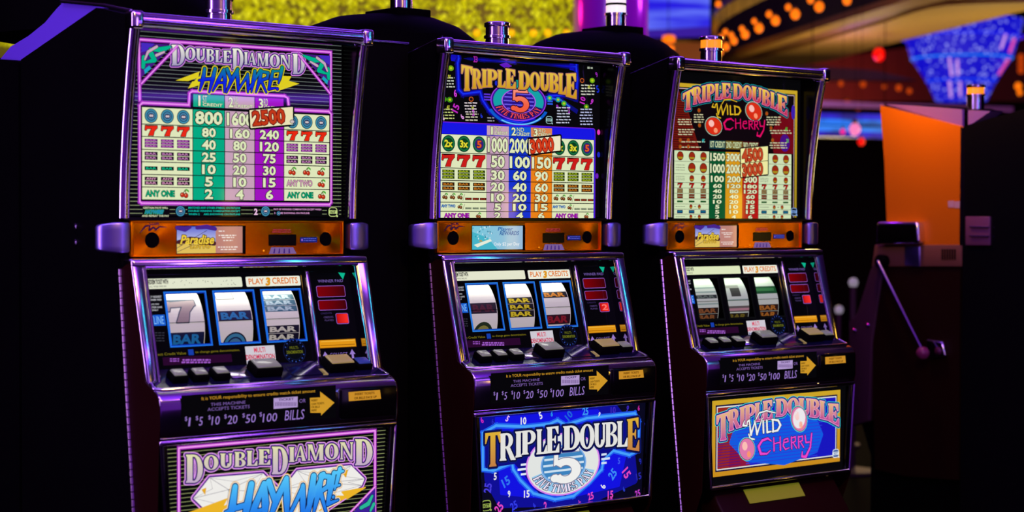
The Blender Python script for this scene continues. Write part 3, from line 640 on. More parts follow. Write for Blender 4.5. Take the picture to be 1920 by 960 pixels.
    for x, y, c in ((1122, 248, (230, 60, 190)), (1133, 247, (150, 30, 200)), (1119, 330, (110, 30, 190)), (1122, 290, (30, 40, 190)), (817, 385, (130, 40, 180))): p.ell(p.P(x, y), .005, .007, c, 5, 12)
def art_mid_belly(p):
    p.poly(rc(-.262, .282, -.232, -.002), (8, 8, 30), 0)
    p.px([(905, 785), (1150, 762), (1180, 800), (1190, 900), (1100, 940), (940, 945), (915, 900)], (14, 14, 150), 1, .01)
    p.px([(930, 785), (1120, 770), (1175, 840), (1160, 910), (1050, 935), (940, 925)], (18, 18, 225), 2, .004)
    cl = [(905, 812), (930, 798), (985, 800), (1030, 795), (1045, 788), (1060, 797), (1100, 784), (1190, 775), (1198, 790), (1196, 845), (1180, 853), (1150, 845), (1132, 860), (1128, 880), (1105, 905), (1075, 930), (1040, 936), (1000, 925), (975, 900), (962, 880), (960, 868), (925, 882), (905, 880)]
    for w, c, l in ((.013, (30, 90, 235), 3), (.006, (70, 160, 250), 4)): p.pline(cl, w, c, l, True)
    p.px([(908, 815), (1040, 800), (1190, 785), (1190, 840), (1150, 842), (1120, 870), (1060, 930), (1010, 925), (965, 870), (910, 878)], (12, 12, 130), 5)
    c = p.P(1056, 870); a = p.P(988, 870); b = p.P(1056, 926); rx, ry = c[0]-a[0], c[1]-b[1]
    round_badge(p, c, rx, ry, 6, True)
    for k in (-1, 0, 1):
        w = 8 if k else 14
        f = p.frame(984-w, 880+k*9-2, 986, 880+k*9+2); p.poly(rc(f[0], f[2], f[1], f[3]), (225, 235, 245), 6); f = p.frame(1127, 860+k*8-2, 1129+w, 860+k*8+2); p.poly(rc(f[0], f[2], f[1], f[3]), (210, 225, 245), 6)
    five(p, p.frame(1030, 838, 1088, 905), (238, 238, 236), 15, ((.002, (120, 120, 150)),))
    Wt = (226, 226, 222); G = grad(-.13, (190, 120, 70), -.02, (228, 190, 50)); gl = ((.0062, (14, 30, 120)), (.004, (10, 12, 60)))  # white letters carry the blown-out backlight in their colour
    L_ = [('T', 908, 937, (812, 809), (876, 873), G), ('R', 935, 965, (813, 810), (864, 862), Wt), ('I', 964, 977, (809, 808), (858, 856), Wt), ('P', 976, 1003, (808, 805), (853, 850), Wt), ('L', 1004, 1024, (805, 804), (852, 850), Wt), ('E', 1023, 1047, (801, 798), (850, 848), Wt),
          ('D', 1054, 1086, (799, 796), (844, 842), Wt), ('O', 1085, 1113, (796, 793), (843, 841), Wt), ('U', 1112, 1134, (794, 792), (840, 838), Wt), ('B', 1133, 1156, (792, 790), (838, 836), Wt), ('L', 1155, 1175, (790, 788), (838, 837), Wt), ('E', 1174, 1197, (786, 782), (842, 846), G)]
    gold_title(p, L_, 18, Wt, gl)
    WHT, CY, PI, BL2 = (230, 230, 235), (40, 150, 235), (225, 70, 190), (50, 60, 235)
    for t, x, y, h, r, col in (('6', 903, 788, 12, .5, (210, 40, 190)), ('6', 923, 790, 10, 0, (40, 40, 190)), ('5', 951, 785, 12, -.6, (240, 190, 245)), ('10', 981, 789, 14, 0, WHT), ('5', 1013, 779, 14, .4, WHT), ('6', 1034, 776, 10, 0, CY), ('10', 1066, 779, 16, .8, (30, 100, 220)), ('25', 1097, 771, 15, 0, (60, 150, 240)), ('9', 1123, 777, 9, -.4, WHT), ('10', 1149, 769, 13, 0, (60, 40, 190)), ('9', 1176, 766, 12, -.3, (60, 40, 190)), ('6', 1197, 765, 10, 0, (200, 40, 160)),
        ('5', 928, 893, 14, 0, WHT), ('15', 948, 903, 18, .5, (50, 120, 240)), ('25', 914, 915, 18, 1.4, (70, 60, 220)), ('9', 954, 926, 13, .1, WHT), ('15', 987, 926, 14, 0, WHT), ('25', 935, 952, 18, .8, PI), ('25', 963, 948, 16, .4, BL2), ('2', 1022, 948, 15, .1, PI), ('6', 1001, 947, 10, .5, BL2), ('25', 1107, 930, 14, .2, PI), ('15', 1144, 927, 14, 0, PI), ('6', 1130, 912, 14, 1.2, WHT), ('25', 1148, 889, 18, .8, (60, 140, 245)), ('15', 1174, 887, 18, -1.0, PI), ('5', 1160, 864, 12, 0, (60, 90, 240)), ('15', 1197, 893, 13, .2, (40, 40, 170)), ('6', 1169, 917, 10, .4, (40, 60, 200)), ('25', 1195, 925, 13, .2, (190, 60, 200)), ('6', 1086, 941, 9, .8, (190, 60, 190)), ('9', 1200, 865, 12, .3, (30, 40, 170)), ('5', 1211, 800, 16, .2, (30, 30, 150))):
        number(p, t, x, y, h, r, col, 8)
    maker_logo(p, p.P(911, 948), .014, (150, 170, 80), 9)

# ------------------------------------------------------------------ right machine
def wild_cherry(p, S, L, gold, pink, cherr, hi, gsh):
    """S maps unit (x right, y up) to panel coordinates: the word pair between two cherries"""
    st = lambda lst: [[(*S(a, b), r*S.k) for a, b, r in q] for q in lst]
    Wl = [[(.20, .98, .012), (.17, .86, .03), (.25, .84, .02), (.26, .95, .02), (.3, .98, .025), (.34, .60, .035)], [(.34, .60, .03), (.42, .92, .02)], [(.42, .95, .02), (.47, .60, .035)], [(.47, .60, .03), (.58, 1.0, .015)]]
    Il = [[(.60, .93, .03), (.61, .62, .03)]]; Ll = [[(.68, .93, .03), (.69, .62, .03), (.77, .63, .02)]]
    Dl = [[(.81, .93, .03), (.82, .62, .03)], [(.79, .94, .02), (.93, .90, .03), (.98, .77, .035), (.92, .64, .03), (.80, .62, .02)]]
    p.strokes(st([[(.30, .62, .02), (.33, .50, .025), (.42, .47, .02)], [(.45, .98, .015), (.52, 1.14, .02), (.68, 1.18, .02), (.88, 1.10, .012)]]), gold, L, ((.0014, (20, 15, 20)),))
    # cherries: each an overlapping heart-like round fruit
    for (cx, cy, rx, ry, tilt) in cherr:
        pts = [(cx+rx*math.cos(t)*math.cos(tilt)-ry*math.sin(t)*math.sin(tilt), cy+rx*math.cos(t)*math.sin(tilt)+ry*math.sin(t)*math.cos(tilt)) for t in [2*math.pi*k/22 for k in range(22)]]
        q = [S(*a) for a in pts]
        p.poly(fat(q, .0032), hi, L+3); p.poly(fat(q, .0016), (20, 60, 60), L+4); p.poly(q, gsh, L+5)
        p.poly([S(cx+(a-cx)*.35-rx*.3, cy+(b-cy)*.4+ry*.3) for a, b in pts], (250, 190, 180), L+6)
        p.poly([S(cx+(a-cx)*.25+rx*.25, cy+(b-cy)*.3-ry*.5) for a, b in pts], (250, 150, 110), L+6)
    p.strokes(st(Wl+Il+Ll+Dl), gold, L+8, ((.0016, (20, 15, 20)),))
    Ch = [[(.78, .38, .015), (.70, .46, .03), (.58, .42, .035), (.50, .28, .04), (.55, .08, .04), (.68, .06, .025), (.76, .14, .015)]]
    Hh = [[(.83, .46, .02), (.84, .12, .028)], [(.83, .30, .018), (.96, .32, .018)], [(.97, .46, .02), (.98, .12, .028)]]
    Ee = [[(1.05, .30, .018), (1.15, .32, .02), (1.14, .40, .02), (1.06, .38, .02), (1.04, .22, .025), (1.09, .12, .02), (1.17, .15, .015)]]
    R1 = [[(1.22, .42, .025), (1.23, .12, .025)], [(1.22, .40, .018), (1.31, .42, .022), (1.31, .30, .02), (1.24, .28, .015)], [(1.26, .28, .018), (1.34, .12, .02)]]
    R2 = [[(a+.16, b, r) for a, b, r in q] for q in R1]
    Yy = [[(1.53, .42, .025), (1.55, .24, .025), (1.63, .24, .02)], [(1.68, .46, .025), (1.65, .1, .03), (1.55, -.14, .04), (1.46, -.12, .03), (1.47, .0, .02)]]
    p.strokes(st(Ch+Hh+Ee+R1+R2+Yy), pink, L+12, ((.0016, (40, 0, 40)),))
class SMap:
    def __init__(s, p, x0, y0, x1, y1):         # pixel of unit origin, of (1,0)->dx, (0,1)->dy
        a = p.P(x0, y0); b = p.P(x1, y0); c = p.P(x0, y1); s.o = (a[0], p.P(x0, y0)[1]); s.w = b[0]-a[0]; s.h = c[1]-a[1]; s.k = s.h
    def __call__(s, a, b): return (s.o[0]+a*s.w, s.o[1]+b*s.h)
def art_right_top(p):
    p.poly(rc(-.262, .262, -.004, .372), INK, 0)
    fx = [p.P(1253, 300)[0], p.P(1494, 300)[0]]; ft = p.P(1372, 162)[1]; lo = -.003
    GO = grad(0, (150, 128, 20), .32, (200, 165, 40))
    p.poly(rc(fx[0], fx[1], lo, ft), GO, 1); p.poly(rc(fx[0]+.009, fx[1]-.009, lo, ft-.010), INK, 2)
    p.poly(rc(fx[0]+.012, fx[1]-.012, lo, ft-.013), (200, 170, 180), 3); p.poly(rc(fx[0]+.014, fx[1]-.014, lo, ft-.015), (14, 6, 10), 4)
    a, b = fx[0]+.015, fx[1]-.015; tb = p.P(1262, 281)[1]
    p.poly([(a, tb), (a+.10, tb), (a+.05, ft-.06), (a+.02, ft-.02), (a, ft-.02)], (105, 20, 12), 5); p.poly([(b, tb), (b-.08, tb), (b-.09, ft-.12), (b-.05, ft-.06), (b, ft-.06)], (110, 8, 20), 5)
    for k in range(24): p.poly(rc(a, a+.085-.002*k, tb+.003+k*.006, tb+.0045+k*.006), (30, 8, 8), 6)
    p.ell((b-.035, tb+.03), .02, .024, (70, 15, 130), 6); p.ell((b-.002, ft-.06), .008, .02, (60, 30, 170), 6)
    # arched title
    Gd = lambda p_: mixc((200, 30, 70), (235, 205, 50), (p_[1]-.21)/.075)
    L_ = [('T', 1280, 1299, (176, 166), (207, 204)), ('R', 1299, 1315, (165, 161), (196, 192)), ('I', 1315, 1323, (162, 160), (192, 190)), ('P', 1324, 1339, (159, 157), (190, 188)), ('L', 1340, 1352, (158, 157), (187, 186)), ('E', 1353, 1369, (156, 157), (185, 185)),
          ('D', 1374, 1392, (157, 159), (185, 186)), ('O', 1392, 1409, (159, 162), (187, 189)), ('U', 1409, 1427, (162, 166), (190, 195)), ('B', 1428, 1443, (167, 172), (195, 201)), ('L', 1444, 1457, (172, 177), (201, 206)), ('E', 1457, 1475, (176, 182), (207, 218))]
    def gcol(ch): return Gd
    for ch, x0, x1, t, bm in L_:
        vb = p.P((x0+x1)/2, sum(bm)/2)[1]; vt = p.P((x0+x1)/2, sum(t)/2)[1]
        p.lpx(ch, x0, x1, t, bm, grad(vb, (190, 30, 90), vt, (238, 210, 60)), 8, ((.0062, (25, 150, 150)), (.0048, (10, 14, 70)), (.0014, (220, 130, 170))))
    S = SMap(p, 1322, 244, 1388, 203)   # unit square: x 0..1 over the first word
    S.h = p.P(1360, 193)[1]-p.P(1360, 244)[1]; S.k = S.h
    wild_cherry(p, S, 13, (222, 180, 30), (225, 15, 95), ((.22, .16, .22, .31, .1), (1.37, .78, .22, .33, .2)), (190, 215, 190), (215, 45, 20))
    for x0, x1, y, n, sd in ((1299, 1320, 215, 4, 2), (1270, 1298, 224, 3, 3), (1270, 1302, 243, 3, 4), (1274, 1326, 266, 1, 5), (1274, 1318, 276, 1, 6), (1436, 1464, 220, 4, 7), (1442, 1486, 245, 2, 8), (1442, 1476, 268, 3, 9)): fuzzy(p, x0, x1, y, n, 2, (205, 200, 160), 8, sd, dy=4.6)
    for x, y in ((1310, 207), (1311, 235), (1275, 263), (1290, 263), (1275, 275), (1290, 275), (1437, 213), (1445, 240), (1448, 263)): p.ell(p.P(x, y), .006, .006, (130, 80, 20), 8, 12); p.ell(p.P(x, y), .004, .003, (190, 60, 20), 9, 10)
    for t, x, y, c in (('4X', 1318, 264, (40, 190, 190)), ('4X', 1474, 242, (60, 190, 60)), ('2X', 1476, 264, (110, 200, 60))): number(p, t, x, y, 7, 0, c, 9)
    # pay table
    x0, x1 = p.P(1263, 340)[0], p.P(1483, 340)[0]
    vs = [p.P(1263, y)[1] for y in (281.5, 302, 325.5, 342, 352.2, 362.2, 372.7, 382.2, 392, 401.5, 411)]
    cx = [x0, p.P(1329, 340)[0], p.P(1359.5, 340)[0], p.P(1391, 340)[0], p.P(1421.5, 340)[0], x1]; g_ = .0007
    p.poly(rc(x0-.002, x1+.002, vs[-1]-.003, vs[0]+.001), INK, 8)
    GN, GD, RD = (10, 84, 44), (214, 150, 24), (176, 22, 20)
    for r in range(10):
        for k in range(5): p.poly(rc(cx[k]+(g_ if k in (0, 4) else 0), cx[k+1]-(g_ if k in (0, 4) else 0), vs[r+1]+(g_*.6 if k in (0, 4) else 0), vs[r]-(g_*.6 if k in (0, 4) else 0)), ((206, 222, 180), GN, GD, RD, (206, 222, 180))[k], 9)
    for k, t in enumerate(('1ST CREDIT', '2ND CREDIT', '3RD CREDIT')):
        a_, b_ = cx[k+1], cx[k+2]; w = b_-a_; hi = p.P(1375, 266)[1]; lo_ = p.P(1375, 278)[1]
        p.poly(rc(a_, b_, lo_-.003, hi+.002), ((12, 60, 70), (120, 95, 30), (90, 20, 20))[k], 8); p.text(t, None, (205, 220, 170), 9, .02, (.03, INK), fr=(a_+w*.04, lo_, b_-w*.05, hi))
    val = [('1500', '3000', ''), ('1000', '2000', ''), ('100', '200', '300'), ('60', '120', '180'), ('40', '80', '120'), ('20', '40', '60'), ('10', '20', '30'), ('5', '10', '15'), ('5', '10', '15'), ('2', '4', '6')]
    for r, row in enumerate(val):
        h = vs[r]-vs[r+1]
        for k, t in enumerate(row):
            if not t: continue
            a_, b_ = cx[k+1], cx[k+2]; w = b_-a_; tw = w*min(.9, .27*len(t)); m = (a_+b_)/2
            p.text(t, None, CREAM, 10, .035, (.04, INK if k != 1 else (110, 70, 10)), fr=(m-tw/2, vs[r+1]+h*.11, m+tw/2, vs[r]-h*.11))
    for side in (0, 1):
        a_, b_ = (cx[0], cx[1]) if side == 0 else (cx[4], cx[5]); w = b_-a_
        for r in range(10):
            lo_, hi = vs[r+1], vs[r]; h = hi-lo_; mid = (lo_+hi)/2
            def disc(c, q):
                p.ell((c, mid), q, q, (70, 40, 6), 10, 16); p.ell((c, mid), q*.86, q*.86, (150, 40, 18), 11, 14); p.poly([(c-q*.6, mid-q*.62), (c+q*.6, mid-q*.62), (c+q*.8, mid-q*.2), (c-q*.8, mid-q*.2)], (165, 140, 30), 12)
            for k in range(3):
                c = a_+w*(.17+.33*k)
                if r == 0: disc(c, h*.42)
                elif r in (1, 2) and k: disc(c, h*(.42 if r == 1 else .38))
                elif r in (1, 2): fuzzy_uv(p, a_+w*.05, a_+w*.3, lo_+h*.2, hi-h*.2, 3, (60, 70, 50), 10)
                elif r == 3: seven(p, (c-w*.07, lo_+h*.06, c+w*.07, hi-h*.06), (165, 24, 20), 10, r=.0006)
                elif r in (4, 5): bars(p, (c-w*.08, lo_+h*.08, c+w*.08, hi-h*.08), 3 if r == 4 else 2, (80, 50, 14) if r == 4 else (70, 20, 12), (160, 110, 40) if r == 4 else (150, 60, 30), 10)
                elif r == 6: bars(p, (c-w*.08, mid-h*.2, c+w*.08, mid+h*.2), 1, (14, 60, 20), (40, 110, 50), 10)
                elif r in (7, 9) and k: disc(a_+w*(.48 if k == 1 else .72), h*.42); p.line((a_+w*.58, mid), (a_+w*.62, mid), .0014, INK, 10)
                elif r in (7, 9): fuzzy_uv(p, a_+w*.05, a_+w*.32, lo_+h*.3, hi-h*.3, 1, (50, 70, 50), 10)
                elif r == 8: p.poly(rc(c-w*.08, c+w*.08, mid-h*.32, mid+h*.32), (10, 30, 90), 10); p.poly(rc(c-w*.065, c+w*.065, mid-h*.12, mid+h*.12), (20, 110, 130), 11)
    for (pts, t, bx) in ((((1388, 279.5), (1438, 275), (1438, 300), (1388.5, 305.5)), '4500', (1390, 278.5, 1429, 302.5)), (((1388.5, 308), (1438, 302.5), (1438, 326), (1388.5, 331.5)), '3000', (1390.5, 306, 1429, 329.5))):
        q = [p.P(*a_) for a_ in pts]; p.poly(fat(q, .0045), INK, 14); p.poly(fat(q, .001), (236, 232, 160), 15)
        p.text(t, bx, (190, 70, 35), 16, .03, (.05, (130, 20, 10)), rot=math.atan2(q[1][1]-q[0][1], q[1][0]-q[0][0]))
    maker_logo(p, p.P(1488, 397), .012, (120, 160, 220), 10)
def fuzzy_uv(p, x0, x1, y0, y1, n, col, L):
    for k in range(n):
        y = y0+(y1-y0)*(k+.5)/n; x = x0; q = random.Random(k+int(x0*9999))
        while x < x1: w = q.uniform(.003, .008); p.poly(rc(x, min(x+w, x1), y-.0006, y+.0006), col, L); x += w+.0015
def art_right_belly(p):
    p.poly(rc(-.262, .265, -.232, -.002), INK, 0)
    fx = [p.P(1335, 822)[0], p.P(1575, 800)[0]]; tp = p.P(1335, 752)[1]; bt = p.P(1336, 895)[1]
    p.poly(rc(fx[0], fx[1], bt, tp), grad(bt, (200, 140, 30), tp, (205, 165, 40)), 1); p.poly(rc(fx[0]+.012, fx[1]-.012, bt+.012, tp-.012), (20, 15, 60), 2)
    p.poly(rc(fx[0]+.016, fx[1]-.016, bt+.016, tp-.016), (225, 225, 225), 3); p.poly(rc(fx[0]+.019, fx[1]-.019, bt+.019, tp-.019), (24, 22, 190), 4)
    a, b, lo, hi = fx[0]+.019, fx[1]-.019, bt+.019, tp-.019
    p.poly([(a, hi), (a+.06, hi), (a+.04, lo), (a, lo)], (150, 40, 30), 5); p.poly([(a, lo), (a+.12, lo), (a+.05, hi-.02), (a, hi-.05)], (140, 20, 60), 5)
    for k in range(16): p.poly(rc(a, a+.085-.002*k, lo+.006+k*.007, lo+.0078+k*.007), (70, 20, 120), 6)
    p.px([(1380, 800), (1450, 775), (1530, 790), (1540, 815), (1530, 845), (1470, 868), (1400, 862), (1370, 830)], (16, 90, 225), 6, .006)
    for k in range(14): f = p.frame(1372+k*2, 780+k*6.2, 1545-k, 781.6+k*6.2); p.poly(rc(f[0], f[2], f[1], f[3]), (40, 60, 215), 7)
    L_ = [('T', 1343, 1367, (780, 772), (827, 823)), ('R', 1366, 1386, (770, 764), (808, 801)), ('I', 1386, 1396, (765, 762), (801, 798)), ('P', 1396, 1415, (761, 757), (797, 792)), ('L', 1415, 1430, (757, 754), (791, 788)), ('E', 1430, 1447, (753, 750), (788, 785)),
          ('D', 1454, 1476, (749, 747), (781, 779)), ('O', 1476, 1497, (747, 746), (778, 779)), ('U', 1497, 1517, (747, 748), (779, 780)), ('B', 1517, 1536, (748, 750), (781, 784)), ('L', 1536, 1553, (751, 755), (784, 788)), ('E', 1552, 1572, (757, 758), (788, 799))]
    for ch, x0, x1, t, bm in L_:
        vb = p.P((x0+x1)/2, sum(bm)/2)[1]; vt = p.P((x0+x1)/2, sum(t)/2)[1]
        p.lpx(ch, x0, x1, t, bm, grad(vb, (190, 70, 150), vt, (228, 180, 130)), 9, ((.0066, (60, 215, 215)), (.005, (14, 14, 120)), (.0016, (235, 170, 210))))
    S = SMap(p, 1376, 862, 1472, 790); S.h = p.P(1430, 790)[1]-p.P(1430, 862)[1]; S.k = S.h
    S.w = p.P(1470, 830)[0]-p.P(1376, 830)[0]; S.w *= .92
    wild_cherry(p, S, 14, (240, 240, 240), (235, 70, 205), ((.26, .24, .16, .28, .1), (1.40, .88, .17, .33, .15)), (110, 235, 220), (222, 120, 170))
    q = [S(1.40+.14*math.cos(t), .90+.27*math.sin(t)) for t in [2*math.pi*k/18 for k in range(18)]]; p.poly(q, (236, 232, 236), 20)
    maker_logo(p, p.P(1566, 850), .013, (225, 235, 240), 12, (60, 90, 160))
#--BODY--
# ------------------------------------------------------------------ the hall
def struct(o): o['kind'] = 'structure'; return o
struct(MB().box((-14, -3, -.2), (16, 26, 0)).build('floor', M['floor']))
struct(MB().box((-14, -3, 5.0), (16, 26, 5.2)).build('ceiling', M['ceil']))
struct(MB().box((-14, 24, 0), (16, 24.2, 5)).build('wall_back', M['wall']))
struct(MB().box((-14.2, -3, 0), (-14, 26, 5)).build('wall_left', M['wall']))
struct(MB().box((16, -3, 0), (16.2, 26, 5)).build('wall_right', M['wall']))

# ------------------------------------------------------------------ slot machines
def part(mb, name, m, par, **k):
    o = mb.build(name, m, par, **k) if isinstance(mb, MB) else mb
    o.location = (0, 0, H if par and par.parent is None else 0); return o
RAIL = [(-.053*(k/8)**1.7+.0, -.008+.400*k/8) for k in range(9)]      # (y,z) of the curved upright rails
def pod(sx):
    m = MB(); rings = []
    plan = [(.268, -.016, .031), (.285, -.019, .033), (.302, -.016, .0325), (.316, -.009, .031), (.326, -.001, .0285), (.331, .010, .026), (.330, .020, .025), (.268, .024, .025)]
    for x, y, h in plan: rings.append([(sx*x, y, -.048-h), (sx*x, y, -.048-h*.5), (sx*x, y, -.048+h*.5), (sx*x, y, -.048+h)])
    n = len(rings); vs = [p for r in rings for p in r]; fs = []
    for i in range(n):
        j = (i+1) % n
        for k in range(3): fs.append((i*4+k, j*4+k, j*4+k+1, i*4+k+1))
    fs += [tuple(i*4 for i in range(n)), tuple(i*4+3 for i in range(n))]
    m.add(vs, fs); return m
LENS_O = mat('amber_lens', (.6, .2, .02), .2, emit=(255, 140, 20), es=1.1)
LENS_W = mat('white_lens', (.8, .8, .75), .2, emit=(225, 225, 205), es=1)

def lamp(par, loc, lens=None, ext=0):
    x, y, z = loc; r = .0295
    m = MB().lathe([(r*1.0, 0), (r, .03+ext), (r*.97, .031+ext), (r*.97, .034+ext), (r*1.12, .035+ext), (r*1.12, .041+ext), (r, .042+ext)], (x, y, z), 28)
    o = part(m, 'signal_lamp', M['chrome'], par, smooth=True); z2 = .042+ext
    l = MB().lathe([(r*.98, z2), (r*.98, z2+.02), (r*.94, z2+.021)], (x, y, z), 28)
    a = l.build('lens', lens or M['steel'], o, smooth=True)
    if lens == LENS_W:                      # this one has a second lens above a dark ring
        MB().lathe([(r*1.02, z2+.021), (r*1.02, z2+.027)], (x, y, z), 28).build('lens_ring', M['hole'], o, smooth=True)
        MB().lathe([(r*.98, z2+.027), (r*.98, z2+.058)], (x, y, z), 28).build('lens', lens, o, smooth=True); z2 += .037
    c = MB().lathe([(r*1.08, z2+.021), (r*1.1, z2+.023), (r*1.1, z2+.030), (r*.9, z2+.033)], (x, y, z), 28).build('lamp_cap', M['chrome'], o, smooth=True)
    return o
def slot_machine(j, label):
    X, Y, th = MACH[j]
    root = empty('slot_machine', (X, Y, 0), th); setp(root, label, 'slot machine', 'slot machines in the front row')
    # cabinet: two side walls, back, top, lower front
    back = [(.5, .3475), (.116, .430)] if j == 0 else [(.5, .300), (.0, .400)]
    side = [(-.02, .405), (-.022, .30), (.006, .1), (.006, -.09), (-.0083, -.1125), (-.0802, -.70), (-.10, -.86), (-.10, -1.25), (.5, -1.25)]+back
    m = MB()
    for sx in (-1, 1): m.prism(side, sx*.263, sx*.280)
    m.box((-.262, .3, -1.25), (.262, .5, .29)); m.box((-.262, .02, .372), (.262, .06, .395)); m.box((-.262, -.07, -1.25), (.262, .3, -.80)); m.box((-.262, .03, -.1), (.262, .3, .36))
    part(m, 'cabinet', M['black'], root)
    # end-of-row hood skirt: purple light in its colour, shadow edge in its outline
    if j == 0:
        sk = [(.116, .431), (.504, .346), (.66, .36), (.60, .385), (.5, .402), (.41, .425), (.35, .45), (.3126, .462)]
        o = part(MB().prism(sk, -.262, -.25), 'hood_skirt', M['purple'], root); o['label'] = 'sloping skirt under the hood, purple light in its colour'
        part(MB().tube([(-.268, .3126, .462), (-.268, .1, .434), (-.268, -.02, .412)], .004), 'edge_trim', M['steel'], root)
        for z in (-.027, -.061): part(MB().lathe([(.008, 0), (.008, .003), (.004, .005)], (0, 0, 0), 12), 'bolt', M['steel'], root).matrix_local = Matrix.Translation((-.2801, .213, z+H)) @ Matrix.Rotation(-math.pi/2, 4, 'Y')
    else:
        part(MB().tube([(-.279, -.045, .412), (-.279, .13, .373)], .0022, 8), 'edge_trim', M['steel'], root)  # thin steel tube added to draw the glint along the top edge
    # upper display box
    m = MB(); m.box((-.276, -.052, .3715), (.276, .02, .392))
    part(m, 'hood_underside', M['mirror'], root)
    m = MB()
    for sx in (-1, 1): m.prism([(y, z) for y, z in RAIL]+[(.02, .392), (.02, -.008)], sx*.2625, sx*.278)
    m.box((-.276, -.004, -.0125), (.276, .02, -.006)); part(m, 'side_wall', M['gloss'], root)
    m = MB().tube([(-.288, -.055, .3915), (.288, -.055, .3915)], .0152, 20)
    for k, dz in enumerate((.007, -.006)): m.tube([(-.288, -.0695+.002*k, .3915+dz), (.288, -.0695+.002*k, .3915+dz)], .0018, 8)
    part(m, 'top_rail', M['chrome'], root, smooth=True)
    for sx in (-1, 1):
        m = MB().tube([(sx*.2785, y-.004, z) for y, z in RAIL], .0112, 16)
        m.tube([(sx*.2690, y-.010, z) for y, z in RAIL], .0022, 8)
        part(m, 'side_rail', M['chrome'], root, smooth=True)
        part(MB().box((sx*.2785-.0135, -.074, .372), (sx*.2785+.0135, -.035, .4085)), 'corner_cap', M['chrome'], root, bevel=.006, seg=3)
    p = Panel(j, .011, 0, .011, 1); (art_left_top, art_mid_top, art_right_top)[j](p)
    g = part(p.build('pay_table_glass', M['print_'], root), '', None, root)
    g['label'] = ('black pin-striped pay table with pink line border', 'blue pay table with gold letters and a round badge', 'gold-framed pay table with two red cherries')[j]
    for sx in (-1, 1): part(pod(sx), 'side_pod', M['podm'], root, bevel=.008, seg=3)
    service_panel(j, root)
    reel_area(j, root)
    deck(j, root)
    # belly
    zt, zb = -.447, -.6946; yb = -.171
    for sx in (-1, 1):
        m = MB().hexa([(sx*.2525, yb, zb), (sx*.267, yb, zb), (sx*.267, -.12, zb), (sx*.2525, -.12, zb)], [(sx*.266, yb, zt), (sx*.284, yb, zt), (sx*.284, -.12, zt), (sx*.266, -.12, zt)])
        part(m, 'belly_side_frame', M['gloss'], root, bevel=.003)
    for a, b, n in (((-.284, zt-.011), (.284, zt), 'belly_top_frame'), ((-.267, zb), (.267, zb+.010), 'belly_bottom_frame')):
        part(MB().box((a[0], yb-.004, a[1]), (b[0], -.12, b[1])), n, M['chrome'], root, bevel=.0035, seg=3)
    for sx in (-1, 1):
        m = MB().tube([(sx*.2815, yb-.002, zt-.008), (sx*.265, yb-.002, zb+.005)], .003, 8)
        part(m, 'belly_edge_trim', M['chrome'], root, smooth=True)
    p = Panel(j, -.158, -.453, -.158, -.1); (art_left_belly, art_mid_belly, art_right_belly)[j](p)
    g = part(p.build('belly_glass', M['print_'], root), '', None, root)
    g['label'] = ('belly glass with two white cut stones behind blue brush letters', 'blue belly glass scattered with numerals', 'gold-framed belly glass with two cherries on blue')[j]
    part(MB().box((-.25, -.15, -.69), (.25, -.10, -.46)), 'belly_box', M['black'], root)
    # coin tray under the belly
    m = MB().prism([(-.10, -.70), (-.145, -.705), (-.20, -.78), (-.21, -.80), (-.10, -.82)], -.23, .23); t = part(m, 'coin_tray', M['door'], root, bevel=.006)
    q = MB().prism([(-.150, -.7085), (-.152, -.7085), (-.176, -.741), (-.174, -.741)], -.125, .085).build('tray_glow_patch', mat('tray_glow_patch', (.3, .3, .02), .3, emit=(92, 98, 18), es=.75), t)  # glowing strip standing in for yellow light on the tray lip
    lamp(root, (0, .1, .402), LENS_O if j == 2 else None, .014 if j == 2 else 0)
    return root

